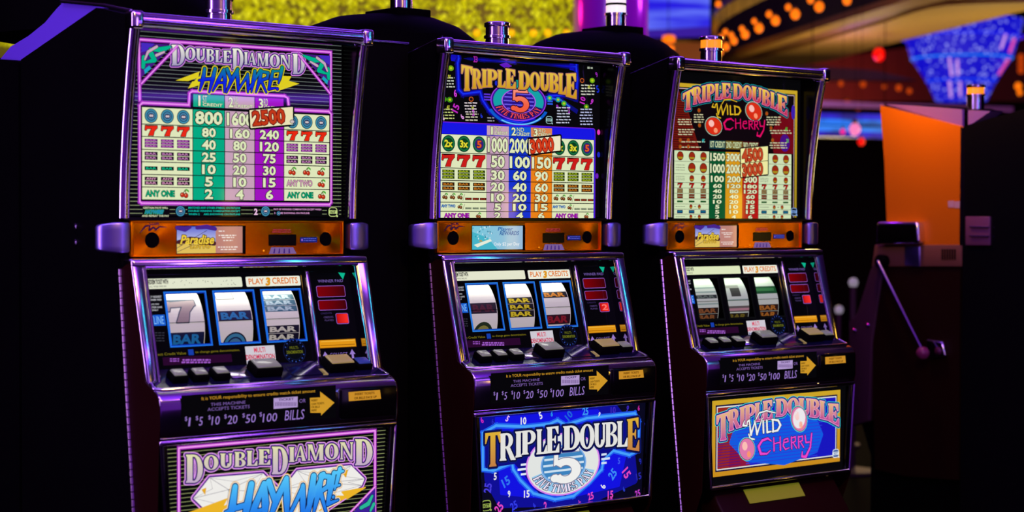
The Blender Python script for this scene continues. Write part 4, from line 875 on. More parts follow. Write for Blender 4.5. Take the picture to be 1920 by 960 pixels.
SP = [None]*3
def service_panel(j, root):
    z0, z1 = -.0883, -.0125
    b = part(MB().box((-.2595, .004, z0), (.2595, .03, z1)), 'service_panel', M['copper'], root, bevel=.002); b['label'] = 'brushed copper service panel'
    m = MB()
    for x0, x1, c, d in ((-.2595, .2595, z1-.005, z1), (-.2595, .2595, z0, z0+.003), (-.2595, -.2535, z0, z1), (.2555, .2595, z0, z1)): m.box((x0, -.001, c), (x1, .004, d))
    m.build('rim', M['copper'], b, bevel=.001)
    f1 = Panel(0, .003, 0, .003, 1)
    for k, (px, py, x0, x1) in enumerate(((285.4, 450.4, 251, 331), (610.6, 448.3, 460, 640))):
        c = f1.P(px, py); a0, a1 = f1.P(x0, 450)[0], f1.P(x1, 450)[0]
        MB().box((a0, .0034, z0+.0035), (a1, .0060, z1-.0055)).build('copper_plate', spun('spun_copper', c[0], c[1]), b)
    p = Panel(0, .003, 0, .003, 1); B = lambda x0, y0, x1, y1: p.frame(x0, y0, x1, y1)
    for cx, cy, r in ((285.4, 450.4, .0165), (610.6, 448.3, .0155)):
        c = p.P(cx, cy); MB().add([(c[0]+r*math.cos(2*math.pi*k/28), .0032, c[1]+r*math.sin(2*math.pi*k/28)) for k in range(28)]+[(c[0]+r*math.cos(2*math.pi*k/28), .0045, c[1]+r*math.sin(2*math.pi*k/28)) for k in range(28)], [tuple(range(28)), tuple(range(55, 27, -1))]+[(k, (k+1) % 28, 28+(k+1) % 28, 28+k) for k in range(28)]).build('sound_hole', M['hole'], b)
    f = B(504, 439.6, 555, 460.6); MB().box((f[0], .002, f[1]), (f[2], .0045, f[3])).build('card_slot', M['gloss'], b)
    f = B(455, 423, 460, 476); MB().box((f[0], .002, f[1]), (f[2], .0045, f[3])).build('panel_gap', M['hole'], b)
    # little advert screen
    f = B(331.5, 424.4, 454.6, 474.6); p.poly(rc(f[0]-.001, f[2]+.001, f[1]-.002, f[3]+.002), INK, 0); x0, y0, x1, y1 = f; w, h = x1-x0, y1-y0; T = lambda a, c: (x0+a*w, y0+c*h)
    if j in (0, 2):
        e = .585
        sky = grad(y0+h*.4, (235, 235, 235), y1, (80, 95, 210))
        p.poly([T(0, 0), T(e, 0), T(e, 1), T(0, 1)], sky, 1); p.poly([T(0, 0), T(e, 0), T(e, .3), T(0, .42)], (222, 190, 90), 2)
        p.poly([T(0, .42), T(e, .3), T(e, .55), T(0, .5)], (130, 150, 190), 2)
        p.strokes([[(*T(0, .95), .004), (*T(.12, .9), .006), (*T(.2, .97), .003)], [(*T(.3, .95), .004), (*T(.45, .98), .005), (*T(.58, .9), .004)]], (70, 35, 140), 3)
        for a, c in ((.05, .55), (.2, .85), (.35, .6)): p.line(T(0, a), T(.45, c), .001, (60, 40, 70), 3)
        p.strokes([[(*T(.02, .42), .004), (*T(.2, .5), .007), (*T(.42, .44), .007), (*T(.56, .36), .005)]], (70, 30, 40), 4)
        p.text('Paradise', None, (235, 200, 60), 5, .03, (.05, (60, 20, 20)), shear=.25, fr=(*T(.06, .33), *T(.565, .68))); p.text('LOTTO', None, (235, 190, 50), 5, .03, (.06, (70, 30, 20)), fr=(*T(.2, .18), *T(.5, .31)))
        p.poly([T(e, 0), T(1, 0), T(1, 1), T(e, 1)], (188, 130, 120), 1)
        for k, (a, c, d) in enumerate(((.63, .72, .82), (.63, .9, .66), (.68, .87, .58), (.7, .85, .47), (.62, .93, .22), (.66, .9, .13))):
            q = random.Random(k); u = a
            while u < c: s_ = q.uniform(.02, .06); p.poly([T(u, d-.022), T(min(c, u+s_), d-.022), T(min(c, u+s_), d+.022), T(u, d+.022)], (235, 220, 215), 2); u += s_+.012
    else:
        p.poly([T(0, 0), T(1, 0), T(1, 1), T(0, 1)], lambda q: mixc((120, 200, 220), (150, 185, 215), (q[0]-x0)/w), 1)
        p.poly([T(0, .0), T(.5, .0), T(.3, .5), T(0, .75)], (70, 180, 200), 2)
        q = random.Random(3)
        for k in range(34): a, c = q.uniform(.0, .38), q.uniform(.45, 1); p.poly([T(a, c), T(a+.018, c+.03), T(a+.01, c-.06)], (20, 110, 140) if k % 2 else (225, 240, 245), 3)
        p.poly([T(.03, .2), T(.35, .45), T(.38, .36), T(.1, .1)], (230, 235, 215), 4); p.poly([T(.12, .35), T(.17, .42), T(.2, .33)], (190, 150, 50), 5)
        p.text('Player', None, (20, 100, 170), 4, .02, shear=.3, fr=(*T(.5, .74), *T(.8, .95))); p.text('REWARDS', None, (20, 90, 160), 4, .02, shear=.2, fr=(*T(.54, .6), *T(.92, .78)))
        p.text('Only $2 per Day', None, (235, 240, 245), 4, .01, fr=(*T(.42, .12), *T(.93, .3)))
    p.lmul = .0002; p.j = 0; p.build('display_screen', M['print_'], b); p = Panel(0, .003, 0, .003, 1); p.lmul = .0002
    f = B(508, 463.5, 557, 477); p.px([(508.5, 463.5), (549.4, 463.5), (556.7, 477), (504, 477)], (120, 90, 150), 1, j=0)
    for k in range(4): p.px([(514+k*9, 466), (516+k*9, 466), (515+k*9.6, 475), (512+k*9.6, 475)], (60, 30, 120), 2, j=0)
    p.build('bill_label', M['print_'], b); p = Panel(0, .003, 0, .003, 1); p.lmul = .0002
    f = B(562.5, 444.8, 594.6, 454.7); p.poly(rc(f[0], f[2], f[1], f[3]), (25, 30, 110), 1); p.ell((f[0]+.005, (f[1]+f[3])/2), .002, .003, (150, 100, 220), 2, 10); fuzzy_uv(p, f[0]+.009, f[2]-.003, f[1]+.002, f[3]-.001, 2, (100, 105, 225), 2)
    p.build('button_label', M['print_'], b); p = Panel(0, .003, 0, .003, 1); p.lmul = .0002
    p.text('CLUB', (280, 414.5, 298, 422), (50, 15, 70), 1, .02)
    p.strokes([[(*p.P(263, 436), .0008), (*p.P(273, 424), .0018), (*p.P(281, 423), .0012), (*p.P(280, 432), .0018), (*p.P(288, 426), .0016), (*p.P(292, 431), .0018), (*p.P(299, 425), .0014), (*p.P(312, 426), .0006)]], (45, 15, 60), 1)
    p.build('script_logo', M['print_'], b); p = Panel(0, .003, 0, .003, 1); p.lmul = .0002
    fuzzy(p, 510, 548, 431, 2, 2.2, (150, 40, 60), 1, 5, dy=4, j=0)
    p.build('slot_caption', M['print_'], b); p = Panel(0, .003, 0, .003, 1); p.lmul = .0002
    p.ell(p.P(494.5, 470), .0022, .0022, (255, 150, 30), 1, 12)
    p.build('status_light', M['print_'], b)

RY0, RZ0, RY1, RZ1 = -.0528+.035, -.0916, -.1186+.035, -.3387      # recessed reel panel
WIN = [((307, 547), (386, 545), (397.5, 647), (319, 651)), ((400, 544.6), (476, 542.5), (487, 644), (411, 647)), ((489, 542.5), (563, 540), (573, 638), (501, 643))]
def reel_area(j, root):
    # chrome bezel: outer trapezoid from (.286,-.0916) to (.2825,-.3387)
    D = (-.0528, -.0916); E = (-.1186, -.3387); dp = .036
    m = MB()
    for sx in (-1, 1):
        m.hexa([(sx*.2565, E[0]+.002, E[1]-.006), (sx*.2825, E[0]-.002, E[1]-.006), (sx*.2825, E[0]+dp, E[1]-.006), (sx*.2565, E[0]+dp, E[1]-.006)],
               [(sx*.2565, D[0]+.002, D[1]), (sx*.286, D[0]-.002, D[1]), (sx*.286, D[0]+dp, D[1]), (sx*.2565, D[0]+dp, D[1])])
    m.hexa([(-.286, D[0]-.007, D[1]-.016), (.286, D[0]-.007, D[1]-.016), (.286, D[0]+dp, D[1]-.016), (-.286, D[0]+dp, D[1]-.016)],
           [(-.286, D[0]-.003, D[1]+.001), (.286, D[0]-.003, D[1]+.001), (.286, D[0]+dp, D[1]+.001), (-.286, D[0]+dp, D[1]+.001)])
    part(m, 'reel_bezel', M['chrome'], root, bevel=.0055, seg=3)
    m = MB()
    for sx in (-1, 1): m.tube([(sx*.2562, D[0]-.003, D[1]-.016), (sx*.2562, E[0]-.003, E[1]-.002)], .0028, 8)
    m.tube([(-.2562, D[0]-.008, D[1]-.017), (.2562, D[0]-.008, D[1]-.017)], .0026, 8)
    part(m, 'bezel_bead', M['chrome'], root, smooth=True)
    # mirror-dark walls of the recess
    m = MB()
    for sx in (-1, 1): m.hexa([(sx*.2545, E[0]+.004, E[1]), (sx*.2565, E[0]+.004, E[1]), (sx*.2565, E[0]+dp+.004, E[1]), (sx*.2545, E[0]+dp+.004, E[1])], [(sx*.2545, D[0]+.004, D[1]-.018), (sx*.2565, D[0]+.004, D[1]-.018), (sx*.2565, D[0]+dp+.004, D[1]-.018), (sx*.2545, D[0]+dp+.004, D[1]-.018)])
    m.box((-.2545, D[0]+.001, D[1]-.0185), (.2545, D[0]+dp+.004, D[1]-.0165))
    part(m, 'recess_wall', M['mirror'], root)
    # printed glass with three reel windows cut out of it
    p = Panel(j, RY0, RZ0, RY1, RZ1); p.lmul = .0002; F = lambda *b: p.frame(*b, j=0); Pj = lambda a, b: p.P(a, b, 0)
    top, bot = p.P(460, 505, 0)[1], p.P(460, 690, 0)[1]
    wins = []
    for q in WIN:
        u = [Pj(*a) for a in q]; wins.append((min(u[0][0], u[3][0]), (u[3][1]+u[2][1])/2, max(u[1][0], u[2][0]), (u[0][1]+u[1][1])/2))
    wb, wt = min(w[1] for w in wins), max(w[3] for w in wins); wins = [(w[0], wb, w[2], wt) for w in wins]
    bd = .0052
    xs = [-.2545]+[e for w in wins for e in (w[0]+bd, w[2]-bd)]+[.2545]
    BG = (3, 3, 5)
    p.poly(rc(-.2545, .2545, wt-bd, -.012), BG, 0); p.poly(rc(-.2545, .2545, -.2545, wb+bd), BG, 0)
    for k in range(0, 8, 2): p.poly(rc(xs[k], xs[k+1], wb+bd, wt-bd), BG, 0)
    FR = ((30, 110, 225), (40, 120, 220), (10, 12, 12))[j]; FD = ((14, 50, 170), (14, 60, 170), (5, 6, 6))[j]
    for w in wins:
        for a, b, c, d in ((w[0], w[1], w[2], w[1]+bd), (w[0], w[3]-bd, w[2], w[3]), (w[0], w[1], w[0]+bd, w[3]), (w[2]-bd, w[1], w[2], w[3])): p.poly(rc(a, c, b, d), FR, 1)
        for a, b, c, d in ((w[0]+bd*.6, w[1]+bd*.6, w[2]-bd*.6, w[1]+bd), (w[0]+bd*.6, w[3]-bd, w[2]-bd*.6, w[3]-bd*.6), (w[2]-bd, w[1]+bd, w[2]-bd*.6, w[3]-bd)): p.poly(rc(a, c, b, d), FD, 2)
    ST = [(226, 230, 205), (228, 230, 205), (222, 232, 190)][j]
    a = F(274.6, 521, 454, 540); rrect(p, (a[0], a[1], a[2], a[3]), .003, ST, 1)
    p.text('REDEEM TICKET WITH', (277, 524, 315, 533), (30, 28, 30), 2, .04, j=0); p.text('ALL WINS PAID BY', (280, 535.5, 312, 539), (40, 40, 40), 2, .0, j=0)
    if j == 0:
        q = random.Random(4)
        for k in range(26): x = q.uniform(318, 450); y = q.uniform(525, 535); c = Pj(x, y); p.ell(c, .0009, .0009, (90, 90, 80), 2, 6)
    a = F(461, 518, 563, 536.5); rrect(p, a, .003, (236, 236, 220), 1)
    OR = (222, 118, 20); p.text('PLAY', (466, 522, 495, 533), OR, 2, .02, j=0); p.text('3', (498, 520, 507, 536), (222, 150, 20), 2, .06, shear=.2, j=0); p.text('CREDITS', (510, 520, 558, 532), OR, 2, .02, j=0)
    for t, b in (('ONLY WINNER PAID', None),): pass
    for k, (t, b) in enumerate((('ONLY HIGHEST', (274, 554.5, 303, 558.5)), ('WINNER PAID', (276, 560.5, 303, 564)), ('PAYS ON', (279, 569, 298, 572)), ('CENTER LINE', (276, 574.5, 304, 578)), ('ONLY', (284, 580, 297, 583)))): p.text(t, b, (190, 190, 200), 1, .02, j=0)
    a = F(272, 590.5, 310, 611); p.poly(rc(*[a[i] for i in (0, 2, 1, 3)]), (20, 90, 205), 1); p.text('PAYLINE', (271, 593, 307, 608), (130, 190, 245), 2, .0, j=0)
    for k in range(4): fuzzy(p, 281, 311, 624+k*5, 1, 2, (50, 50, 62), 1, k, j=0)
    p.text('Select Credit Value', (286, 661, 349, 666), (120, 110, 20), 1, .01, j=0); a = F(353, 655, 363, 666); p.poly(rc(a[0], a[2], a[1], a[3]), (20, 60, 170), 1); p.text('to change game denomination.', (366, 656, 450, 661.5), (120, 110, 20), 1, .01, j=0)
    a = F(305, 667, 435, 682); p.poly(rc(a[0], a[2], a[1], a[3]), (40, 6, 42), 1)
    fuzzy(p, 318, 338, 673, 2, 2.4, (150, 80, 190), 2, 8, dy=4, j=0); fuzzy(p, 340, 397, 675, 2, 3, (160, 90, 200), 2, 9, dy=4.4, j=0)
    c4 = [Pj(*q) for q in ((459, 650), (514, 647), (518, 680), (463, 683))]; p.poly(c4, (205, 200, 210), 1)
    p.text('MULTI', (476, 651, 497, 661), (215, 60, 90), 2, .02, j=0); p.text('DENOMINATION', (461, 664, 515, 673.5), (200, 40, 80), 2, .03, j=0); p.text('INSERT  COIN', (464, 676, 516, 682), (20, 50, 140), 2, .03, j=0)
    c = Pj(552, 658); rr = .028
    p.ell(c, rr, rr, (14, 22, 60), 1, 30); p.ell(c, rr*.93, rr*.93, (3, 4, 10), 2, 30); p.ell(c, rr*.72, rr*.72, (12, 20, 52), 3, 26); p.ell(c, rr*.67, rr*.67, (4, 8, 14), 4, 26)
    p.text('MULTI-', None, (110, 115, 20), 5, .0, fr=(c[0]-.011, c[1]+.004, c[0]+.011, c[1]+.010)); p.text('DENOMINATION', None, (110, 115, 20), 5, .02, fr=(c[0]-.02, c[1]-.006, c[0]+.02, c[1]+.001))
    for k in range(16):
        if k in (0, 8): continue
        t = 2*math.pi*k/16; q = (c[0]+rr*.83*math.cos(t), c[1]+rr*.83*math.sin(t)); p.ell(q, .0016, .0016, (50, 80, 170), 5, 6)
    LV = (120, 95, 175)
    p.text('WINNER PAID', (596, 524, 643, 529.5), LV, 1, .0, j=0)
    p.text('CREDITS', (601, 586, 622, 589), (60, 45, 100), 1, .0, j=0); p.text('CREDITS', (607, 593, 625, 596.5), (90, 70, 130), 1, .0, j=0); p.text('PLAYED', (609, 599, 626, 602), (90, 70, 130), 1, .0, j=0)
    for k, b in enumerate(((593.5, 535.5, 647, 557), (596.5, 562, 650, 581.5), (630, 587, 653.5, 607.5))):
        a = F(*b); rrect(p, a, .004, (150, 90, 190), 1); rrect(p, (a[0]+.0013, a[1]+.0013, a[2]-.0013, a[3]-.0013), .003, (12, 2, 4), 2)
    a = F(599, 637, 667, 651); p.poly(rc(a[0]-.001, a[2]+.001, a[1]-.001, a[3]+.001), (120, 70, 0), 1); p.poly(rc(a[0], a[2], a[1], a[3]), (225, 150, 20), 2); p.poly(rc(a[0]+.002, a[2]-.003, a[1]+.004, a[1]+.0055), (150, 90, 0), 3); p.poly(rc(a[0]+.004, a[2]-.002, a[3]-.0035, a[3]-.0022), (245, 195, 80), 3)
    for x, y in ((610.5, 669), (661, 664.5)):
        a = F(x-5.5, y-10, x+5.5, y+9); m_ = (a[0]+a[2])/2; p.poly([(a[0], (a[1]+a[3])/2), (a[2], (a[1]+a[3])/2), (m_, a[3])], (150, 120, 200), 1); p.poly(rc(m_-.0028, m_+.0028, a[1], (a[1]+a[3])/2), (150, 120, 200), 1)
    p.text('COLLECT', (619, 661, 652, 668), LV, 1, .0, j=0); p.text('TICKET', (624, 670.5, 648, 677), LV, 1, .0, j=0)
    p.poly([Pj(634, 511), Pj(647, 512), Pj(643, 524)], (10, 180, 140), 1)
    p.j = 0; g = part(p.build('reel_glass', M['print_'], root), '', None, root); g['label'] = 'black printed reel glass with three reel windows'
    # lit number windows, chrome divider
    for k, b in enumerate(((593.5, 535.5, 647, 557), (596.5, 562, 650, 581.5), (630, 587, 653.5, 607.5))):
        a = F(*b); q = Panel(j, RY0, RZ0, RY1, RZ1); q.lmul = .001; q.poly(rc(a[0]+.002, a[2]-.002, a[1]+.002, a[3]-.002), lambda z, a=a, k=k: mixc((125, 0, 4), (60, 0, 2), (z[0]-a[0])/(a[2]-a[0])) if k < 2 else mixc((190, 8, 10), (255, 50, 40), (z[0]-a[0])/(a[2]-a[0])), 1)
        if k == 2 and j == 1: q.text('2', None, (255, 120, 110), 1.3, .02, fr=(a[0]+.008, a[1]+.005, a[2]-.006, a[3]-.005))
        q.build('number_window', M['print_'], g)
    a, b = p.P(572, 514, 0), p.P(594, 694, 0)
    m = MB(); xx = (a[0]+b[0])/2+.002
    m.hexa([(xx-.005, RY1-.012, RZ1), (xx+.005, RY1-.012, RZ1), (xx+.005, RY1, RZ1), (xx-.005, RY1, RZ1)], [(xx-.005, RY0-.020, RZ0-.03), (xx+.005, RY0-.020, RZ0-.03), (xx+.005, RY0-.009, RZ0-.03), (xx-.005, RY0-.009, RZ0-.03)])
    m.build('divider_strip', M['chrome'], g, bevel=.002)
    # reels: drums with a printed strip, set back behind the glass
    RAD = .105; uy, uz = p.dy, p.dz; ny, nz = p.n[1], p.n[2]; vc = (wb+wt)/2
    for k, w in enumerate(wins):
        q = Panel(j, RY0, RZ0, RY1, RZ1); q.lmul = .0002; um = (w[0]+w[2])/2-.001; hw = (w[2]-w[0])/2-.0075
        def curve(u, v, off, RAD=RAD):
            s = max(-.99, min(.99, (v-vc)/RAD)); o = -.007-RAD+(RAD+off)*math.sqrt(1-s*s); s2 = (v-vc)*(1+off/RAD)+vc
            return (u, RY0+s2*uy+ny*o, RZ0+s2*uz+nz*o)
        q.curve = curve
        h_ = (wt-wb)/2; vv = lambda t: vc+h_*t
        base = ((238, 240, 222), (238, 240, 222), (215, 232, 205))[j]
        q.poly(rc(um-hw, um+hw, vc-h_*1.25, vc+h_*1.25), base, 0)
        A, B_ = um-hw, um+hw; W_ = B_-A
        def bar_(t0, t1, bg, ink, n=1):
            for i in range(n):
                c, d = t0+(t1-t0)*i/n, t0+(t1-t0)*(i+1)/n
                q.poly(rc(A+W_*.05, B_-W_*.02, vv(c)+.0004, vv(d)-.0004), bg, 1); dd = d-c
                q.text('BAR', None, ink, 2, .04, fr=(A+W_*.12, vv(c+dd*.16), B_-W_*.1, vv(d-dd*.16)))
        if j == 0:
            BB, BI = (6, 26, 60), (30, 130, 185)
            if k == 0: seven(q, (A+W_*.0, vv(-.10), A+W_*.82, vv(.72)), (165, 150, 145), 1, (40, 70, 90), .0022); bar_(-.92, -.44, BB, BI)
            elif k == 1:
                q.pline([(A+W_*.12, vv(.95)), (A+W_*.12, vv(.72)), (A+W_*.6, vv(.72)), (A+W_*.6, vv(.95))], .0022, (120, 122, 118), 1, raw=True); bar_(-.12, .27, BB, BI); seal(q, (A+W_*.5, vv(-1.02)), .030, 1)
            else: bar_(.16, .86, (60, 110, 125), (175, 205, 205), 3); bar_(-.90, -.34, (14, 16, 34), (215, 220, 190), 2)
        elif j == 1:
            if k == 0: bar_(-.25, .20, (40, 34, 40), (90, 40, 48)); q.ell((A+W_*.5, vv(-1.08)), .03, .03, (40, 60, 30), 1, 24); q.ell((A+W_*.5, vv(-1.08)), .022, .022, (150, 150, 70), 2, 20)
            elif k == 1: bar_(-.46, .38, (20, 22, 8), (235, 220, 30), 3); q.poly(rc(A+W_*.3, A+W_*.55, vv(.68), vv(.70)), (200, 170, 150), 1)
            else: bar_(.3, .58, (24, 30, 30), (215, 140, 30)); bar_(-.80, -.40, (52, 20, 26), (150, 30, 40))
        else:
            if k == 0:
                for t in (.5, .3, -.25): q.poly(rc(A, B_, vv(t), vv(t+.06)), (150, 185, 160), 1)
                bar_(.02, .2, (40, 50, 45), (110, 130, 110)); bar_(-.92, -.38, (40, 26, 14), (150, 95, 45), 2)
            elif k == 1: q.poly(rc(A+W_*.28, A+W_*.7, vv(.08), vv(.48)), (70, 74, 62), 1); q.poly(rc(A+W_*.1, A+W_*.7, vv(.48), vv(.62)), (165, 175, 150), 1); q.poly(rc(A, B_, vv(-.12), vv(-.05)), (150, 185, 160), 1); q.poly(rc(A, B_, vv(-.62), vv(-.36)), (110, 105, 95), 1); q.poly(rc(A+W_*.06, B_, vv(-.56), vv(-.46)), (200, 150, 150), 2); bar_(-.98, -.66, (40, 36, 16), (120, 110, 30))
            else: q.poly(rc(A, B_, vv(.16), vv(.52)), (20, 92, 40), 1); q.poly(rc(A+W_*.1, B_-W_*.1, vv(.28), vv(.42)), (60, 140, 70), 2); bar_(-.94, -.34, (50, 26, 12), (190, 120, 40), 2)
        o = part(q.build('reel', M['reel'], root, sub=[vc-h_*1.25+h_*2.5*i/22 for i in range(23)]), '', None, root)
    # payline wire and the dark box behind the reels
    v0 = p.P(460, 599, 0)[1]
    m = MB().tube([(wins[0][0], RY0+v0*uy+ny*-.006, RZ0+v0*uz+nz*-.006), (wins[2][2], RY0+v0*uy+ny*-.006, RZ0+v0*uz+nz*-.006)], .0006, 6)
    part(m, 'payline_wire', M['hole'], root)
    l = bpy.data.lights.new('reel_lamp', 'AREA'); l.shape = 'RECTANGLE'; l.size = .34; l.size_y = .012; l.energy = (.24, .24, .18)[j]; l.color = ((1, 1, .92), (1, 1, .92), (.85, 1, .8))[j]
    o = bpy.data.objects.new('reel_lamp', l); COL.objects.link(o); o.parent = root
    pz = wt+.008; o.location = (-.05, RY0+pz*uy+ny*-.007, RZ0+pz*uz+nz*-.007+H)
    tgt = Vector((-.05, RY0+vc*uy+ny*-.012, RZ0+vc*uz+nz*-.012+H)); o.rotation_euler = (tgt-o.location).to_track_quat('-Z', 'Y').to_euler()

def deck(j, root):
    # sloping button shelf, chrome nose, ticket and bill panel
    a, b = (-.0770, -.3150), (-.148, -.3478)
    part(MB().prism([(a[0], a[1]), (b[0], b[1]), (b[0], b[1]-.02), (a[0], a[1]-.02)], -.272, .272), 'button_shelf', M['shelf'], root)
    prof = [(-.142, -.346), (-.152, -.3500), (-.160, -.3530), (-.168, -.3590), (-.1735, -.3670), (-.1760, -.3770), (-.1762, -.388), (-.1755, -.4300), (-.1720, -.4445), (-.14, -.4445), (-.135, -.37), (-.135, -.35)]
    part(MB().prism(prof, -.2838, .2838), 'deck_nose', M['chrome'], root, bevel=.003, seg=2)
    part(MB().tube([(-.277, -.120, -.338), (-.281, -.146, -.3475), (-.270, -.1535, -.3485), (.270, -.1535, -.3485), (.281, -.146, -.3475), (.277, -.120, -.338)], .0042, 10), 'shelf_lip', M['chrome'], root, smooth=True)
    # dark lacquered door edge and its hinge
    for sx in (-1, 1):
        part(MB().prism([(-.052, -.094), (-.113, -.333), (-.142, -.3475), (-.158, -.3535), (-.1695, -.3625), (-.1742, -.379), (-.1738, -.430), (-.1705, -.444), (-.160, -.70), (-.12, -.80), (-.095, -.80), (-.0802, -.70), (-.0083, -.1125)], sx*.2840, sx*.2860), 'door_edge', M['door'], root)
    m = MB(); n = 44
    for k in range(n):
        t0, t1 = k/n, (k+.86)/n; f = lambda t: (-.2872, -.0083-.0719*t*1.12, -.1125-.5875*t*1.12)
        m.tube([f(t0), f(t1)], .0042, 8)
    part(m, 'piano_hinge', M['hingem'], root, smooth=True)
    # buttons
    L = math.hypot(b[0]-a[0], b[1]-a[1]); ey, ez = (b[0]-a[0])/L, (b[1]-a[1])/L; ny, nz = ez, -ey       # along the slope, and out of it
    if nz < 0: ny, nz = -ny, -nz
    def blk(x, s, w, d, h0, h1, tp=0):
        def q(xx, ss, hh): return (xx, a[0]+ey*ss+ny*hh, a[1]+ez*ss+nz*hh)
        return MB().hexa([q(x-w, s-d, h0), q(x+w, s-d, h0), q(x+w, s+d, h0), q(x-w, s+d, h0)], [q(x-w+tp, s-d+tp, h1), q(x+w-tp, s-d+tp, h1), q(x+w-tp, s+d-tp, h1), q(x-w+tp, s+d-tp, h1)])
    CAPS = {0: ['cap', 'cap', 'cap', 'cap', 'capy', 'capb'], 1: ['cap', 'cap', 'cap', 'cap', 'capy', 'cap'], 2: ['cap', 'cap', 'cap', 'cap', 'capy', 'cap']}[j]
    for k, (x, s, w, d, h) in enumerate(((-.2165, .044, .0185, .017, .016), (-.1690, .044, .0185, .017, .016), (-.1205, .044, .0185, .017, .016), (-.0100, .036, .0330, .022, .021), (.1720, .036, .0330, .022, .021), (.2330, .036, .0200, .017, .014))):
        o = part(blk(x, s, w, d, 0, h, .001), 'play_button', M['hole'], root, bevel=.003)
        blk(x, s, w-.004, d-.004, h-.001, h+.004, .002).build('button_cap', M[CAPS[k]], o, bevel=.002)
    o = part(blk(-.073, .040, .021, .014, 0, .003), 'coin_slot_plate', M['steel'], root, bevel=.001)
    o = part(blk(.088, .036, .040, .024, 0, .002), 'deck_label', M['shelf'], root)
    o = part(blk(.128, .05, .006, .012, 0, .002), 'amber_sticker', M['capy'], root)
    # printed panels
    p = Panel(j, -.1772, 0, -.1772, 1); p.lmul = .0002; T = lambda t, bx, c, L=2, off=.0, sh=0: p.text(t, bx, c, L, off, shear=sh, j=0); PX = lambda q, c, L: p.px(q, c, L, j=0)
    u0, u1 = p.P(340, 760, 0)[0], p.P(629.5, 760, 0)[0]
    p.poly(rc(u0, u1, -.4285, -.3590), (4, 4, 6), 0)
    LV, GO = (150, 118, 200), (205, 150, 40)
    tx = 'It is YOUR responsibility to ensure credits match ticket amount'
    T(tx, (378, 737, 591, 745), GO)
    T('THIS MACHINE', (395, 753.5, 460, 759), (125, 95, 170), 2, .0); T('ACCEPTS TICKETS', (389, 762, 468, 768), (125, 95, 170), 2, .0)
    a4 = p.frame(513, 745, 558, 765, j=0); p.poly(rc(a4[0], a4[2], a4[1], a4[3]), (175, 150, 205), 1); T('TICKET', (522, 746.5, 551, 751), (60, 40, 90), 2, .02)
    for k in range(14): x = 516+k*2.9; PX([(x, 754), (x+1.5, 754), (x+1.5, 761.5), (x, 761.5)], (110, 85, 140), 2)
    T('OR', (561, 748, 573, 755), (125, 95, 170), 2)
    PX([(581, 746), (602, 745), (602, 774), (582, 774)], GO, 1); PX([(600, 734), (627, 755), (602, 779)], GO, 1)
    for k, t in enumerate(('INSERT', 'CASH TICKETS', 'OR BILLS', 'HERE')): T(t, (583.5, 748.5+k*6.2, 583.5+(12, 24, 16, 10)[k], 752.6+k*6.2), (60, 35, 0), 2, .02)
    for t, x0, x1 in (('1', 353, 357.5), ('5', 373.5, 380), ('10', 397, 412), ('20', 427, 445), ('50', 461, 479.5), ('100', 493, 519.5)):
        yc = 791-(x0-353)*.0586; T(t, (x0 if t != '1' else x0+.6, yc-10+2, x1 if t != '1' else x1-.8, yc+8), LV, 2, .0, .12); T('$', (x0-6.5, yc-10, x0-2, yc-1), LV, 2)
    T('BILLS', (534.5, 768.5, 570.5, 787), LV, 2, .0, .12)
    p.j = 0; g = part(p.build('ticket_panel', M['print_'], root), '', None, root); g['label'] = 'black printed ticket and bill panel'
    o = part(MB().box((.134, -.1805, -.4330), (.279, -.165, -.3670)), 'bill_acceptor', M['gloss'], root, bevel=.004)
    p = Panel(j, -.1808, 0, -.1808, 1); p.lmul = .0002; a4 = p.frame(654, 733, 713, 750, j=0)
    p.poly([(a4[0], a4[1]), (a4[2]+.002, a4[1]), (a4[2]-.001, a4[3]), (a4[0]-.001, a4[3])], (200, 140, 40), 1); p.text('INSERT TICKETS', (665, 735.5, 702, 740), (90, 50, 0), 2, .03, j=0); p.text('OR BILLS FACE UP', (664, 743, 706, 747.5), (90, 50, 0), 2, .03, j=0)
    p.build('acceptor_label', M['print_'], o)

LAB = ['slot machine nearest the camera, black pin-striped glass with pink line border', 'slot machine in the middle of the row with blue glass and gold lettering', 'slot machine at the right end of the row with gold-framed cherry artwork']
ROOTS = [slot_machine(j, LAB[j]) for j in range(3)]

# black filler panels closing the gaps between the machines
for j, lb in ((0, 'black filler panel between the pin-striped machine and the blue one'), (1, 'black filler panel between the blue machine and the cherry one')):
    X, Y, th = MACH[j]; e = empty('filler_panel', (X, Y, 0), th); setp(e, lb, 'panel', 'filler panels of the slot machine row')
    L = math.hypot(MACH[j+1][0]-X, MACH[j+1][1]-Y)
    part(MB().box((.286, .10, -1.25), (L-.290, .14, .400)), 'board', M['black'], e)
    o = part(MB().box((.286, .095, .4005), (L-.290, .15, .4065)), 'top_trim', M['steel'], e, bevel=.002); o['label'] = 'thin violet metal top trim'

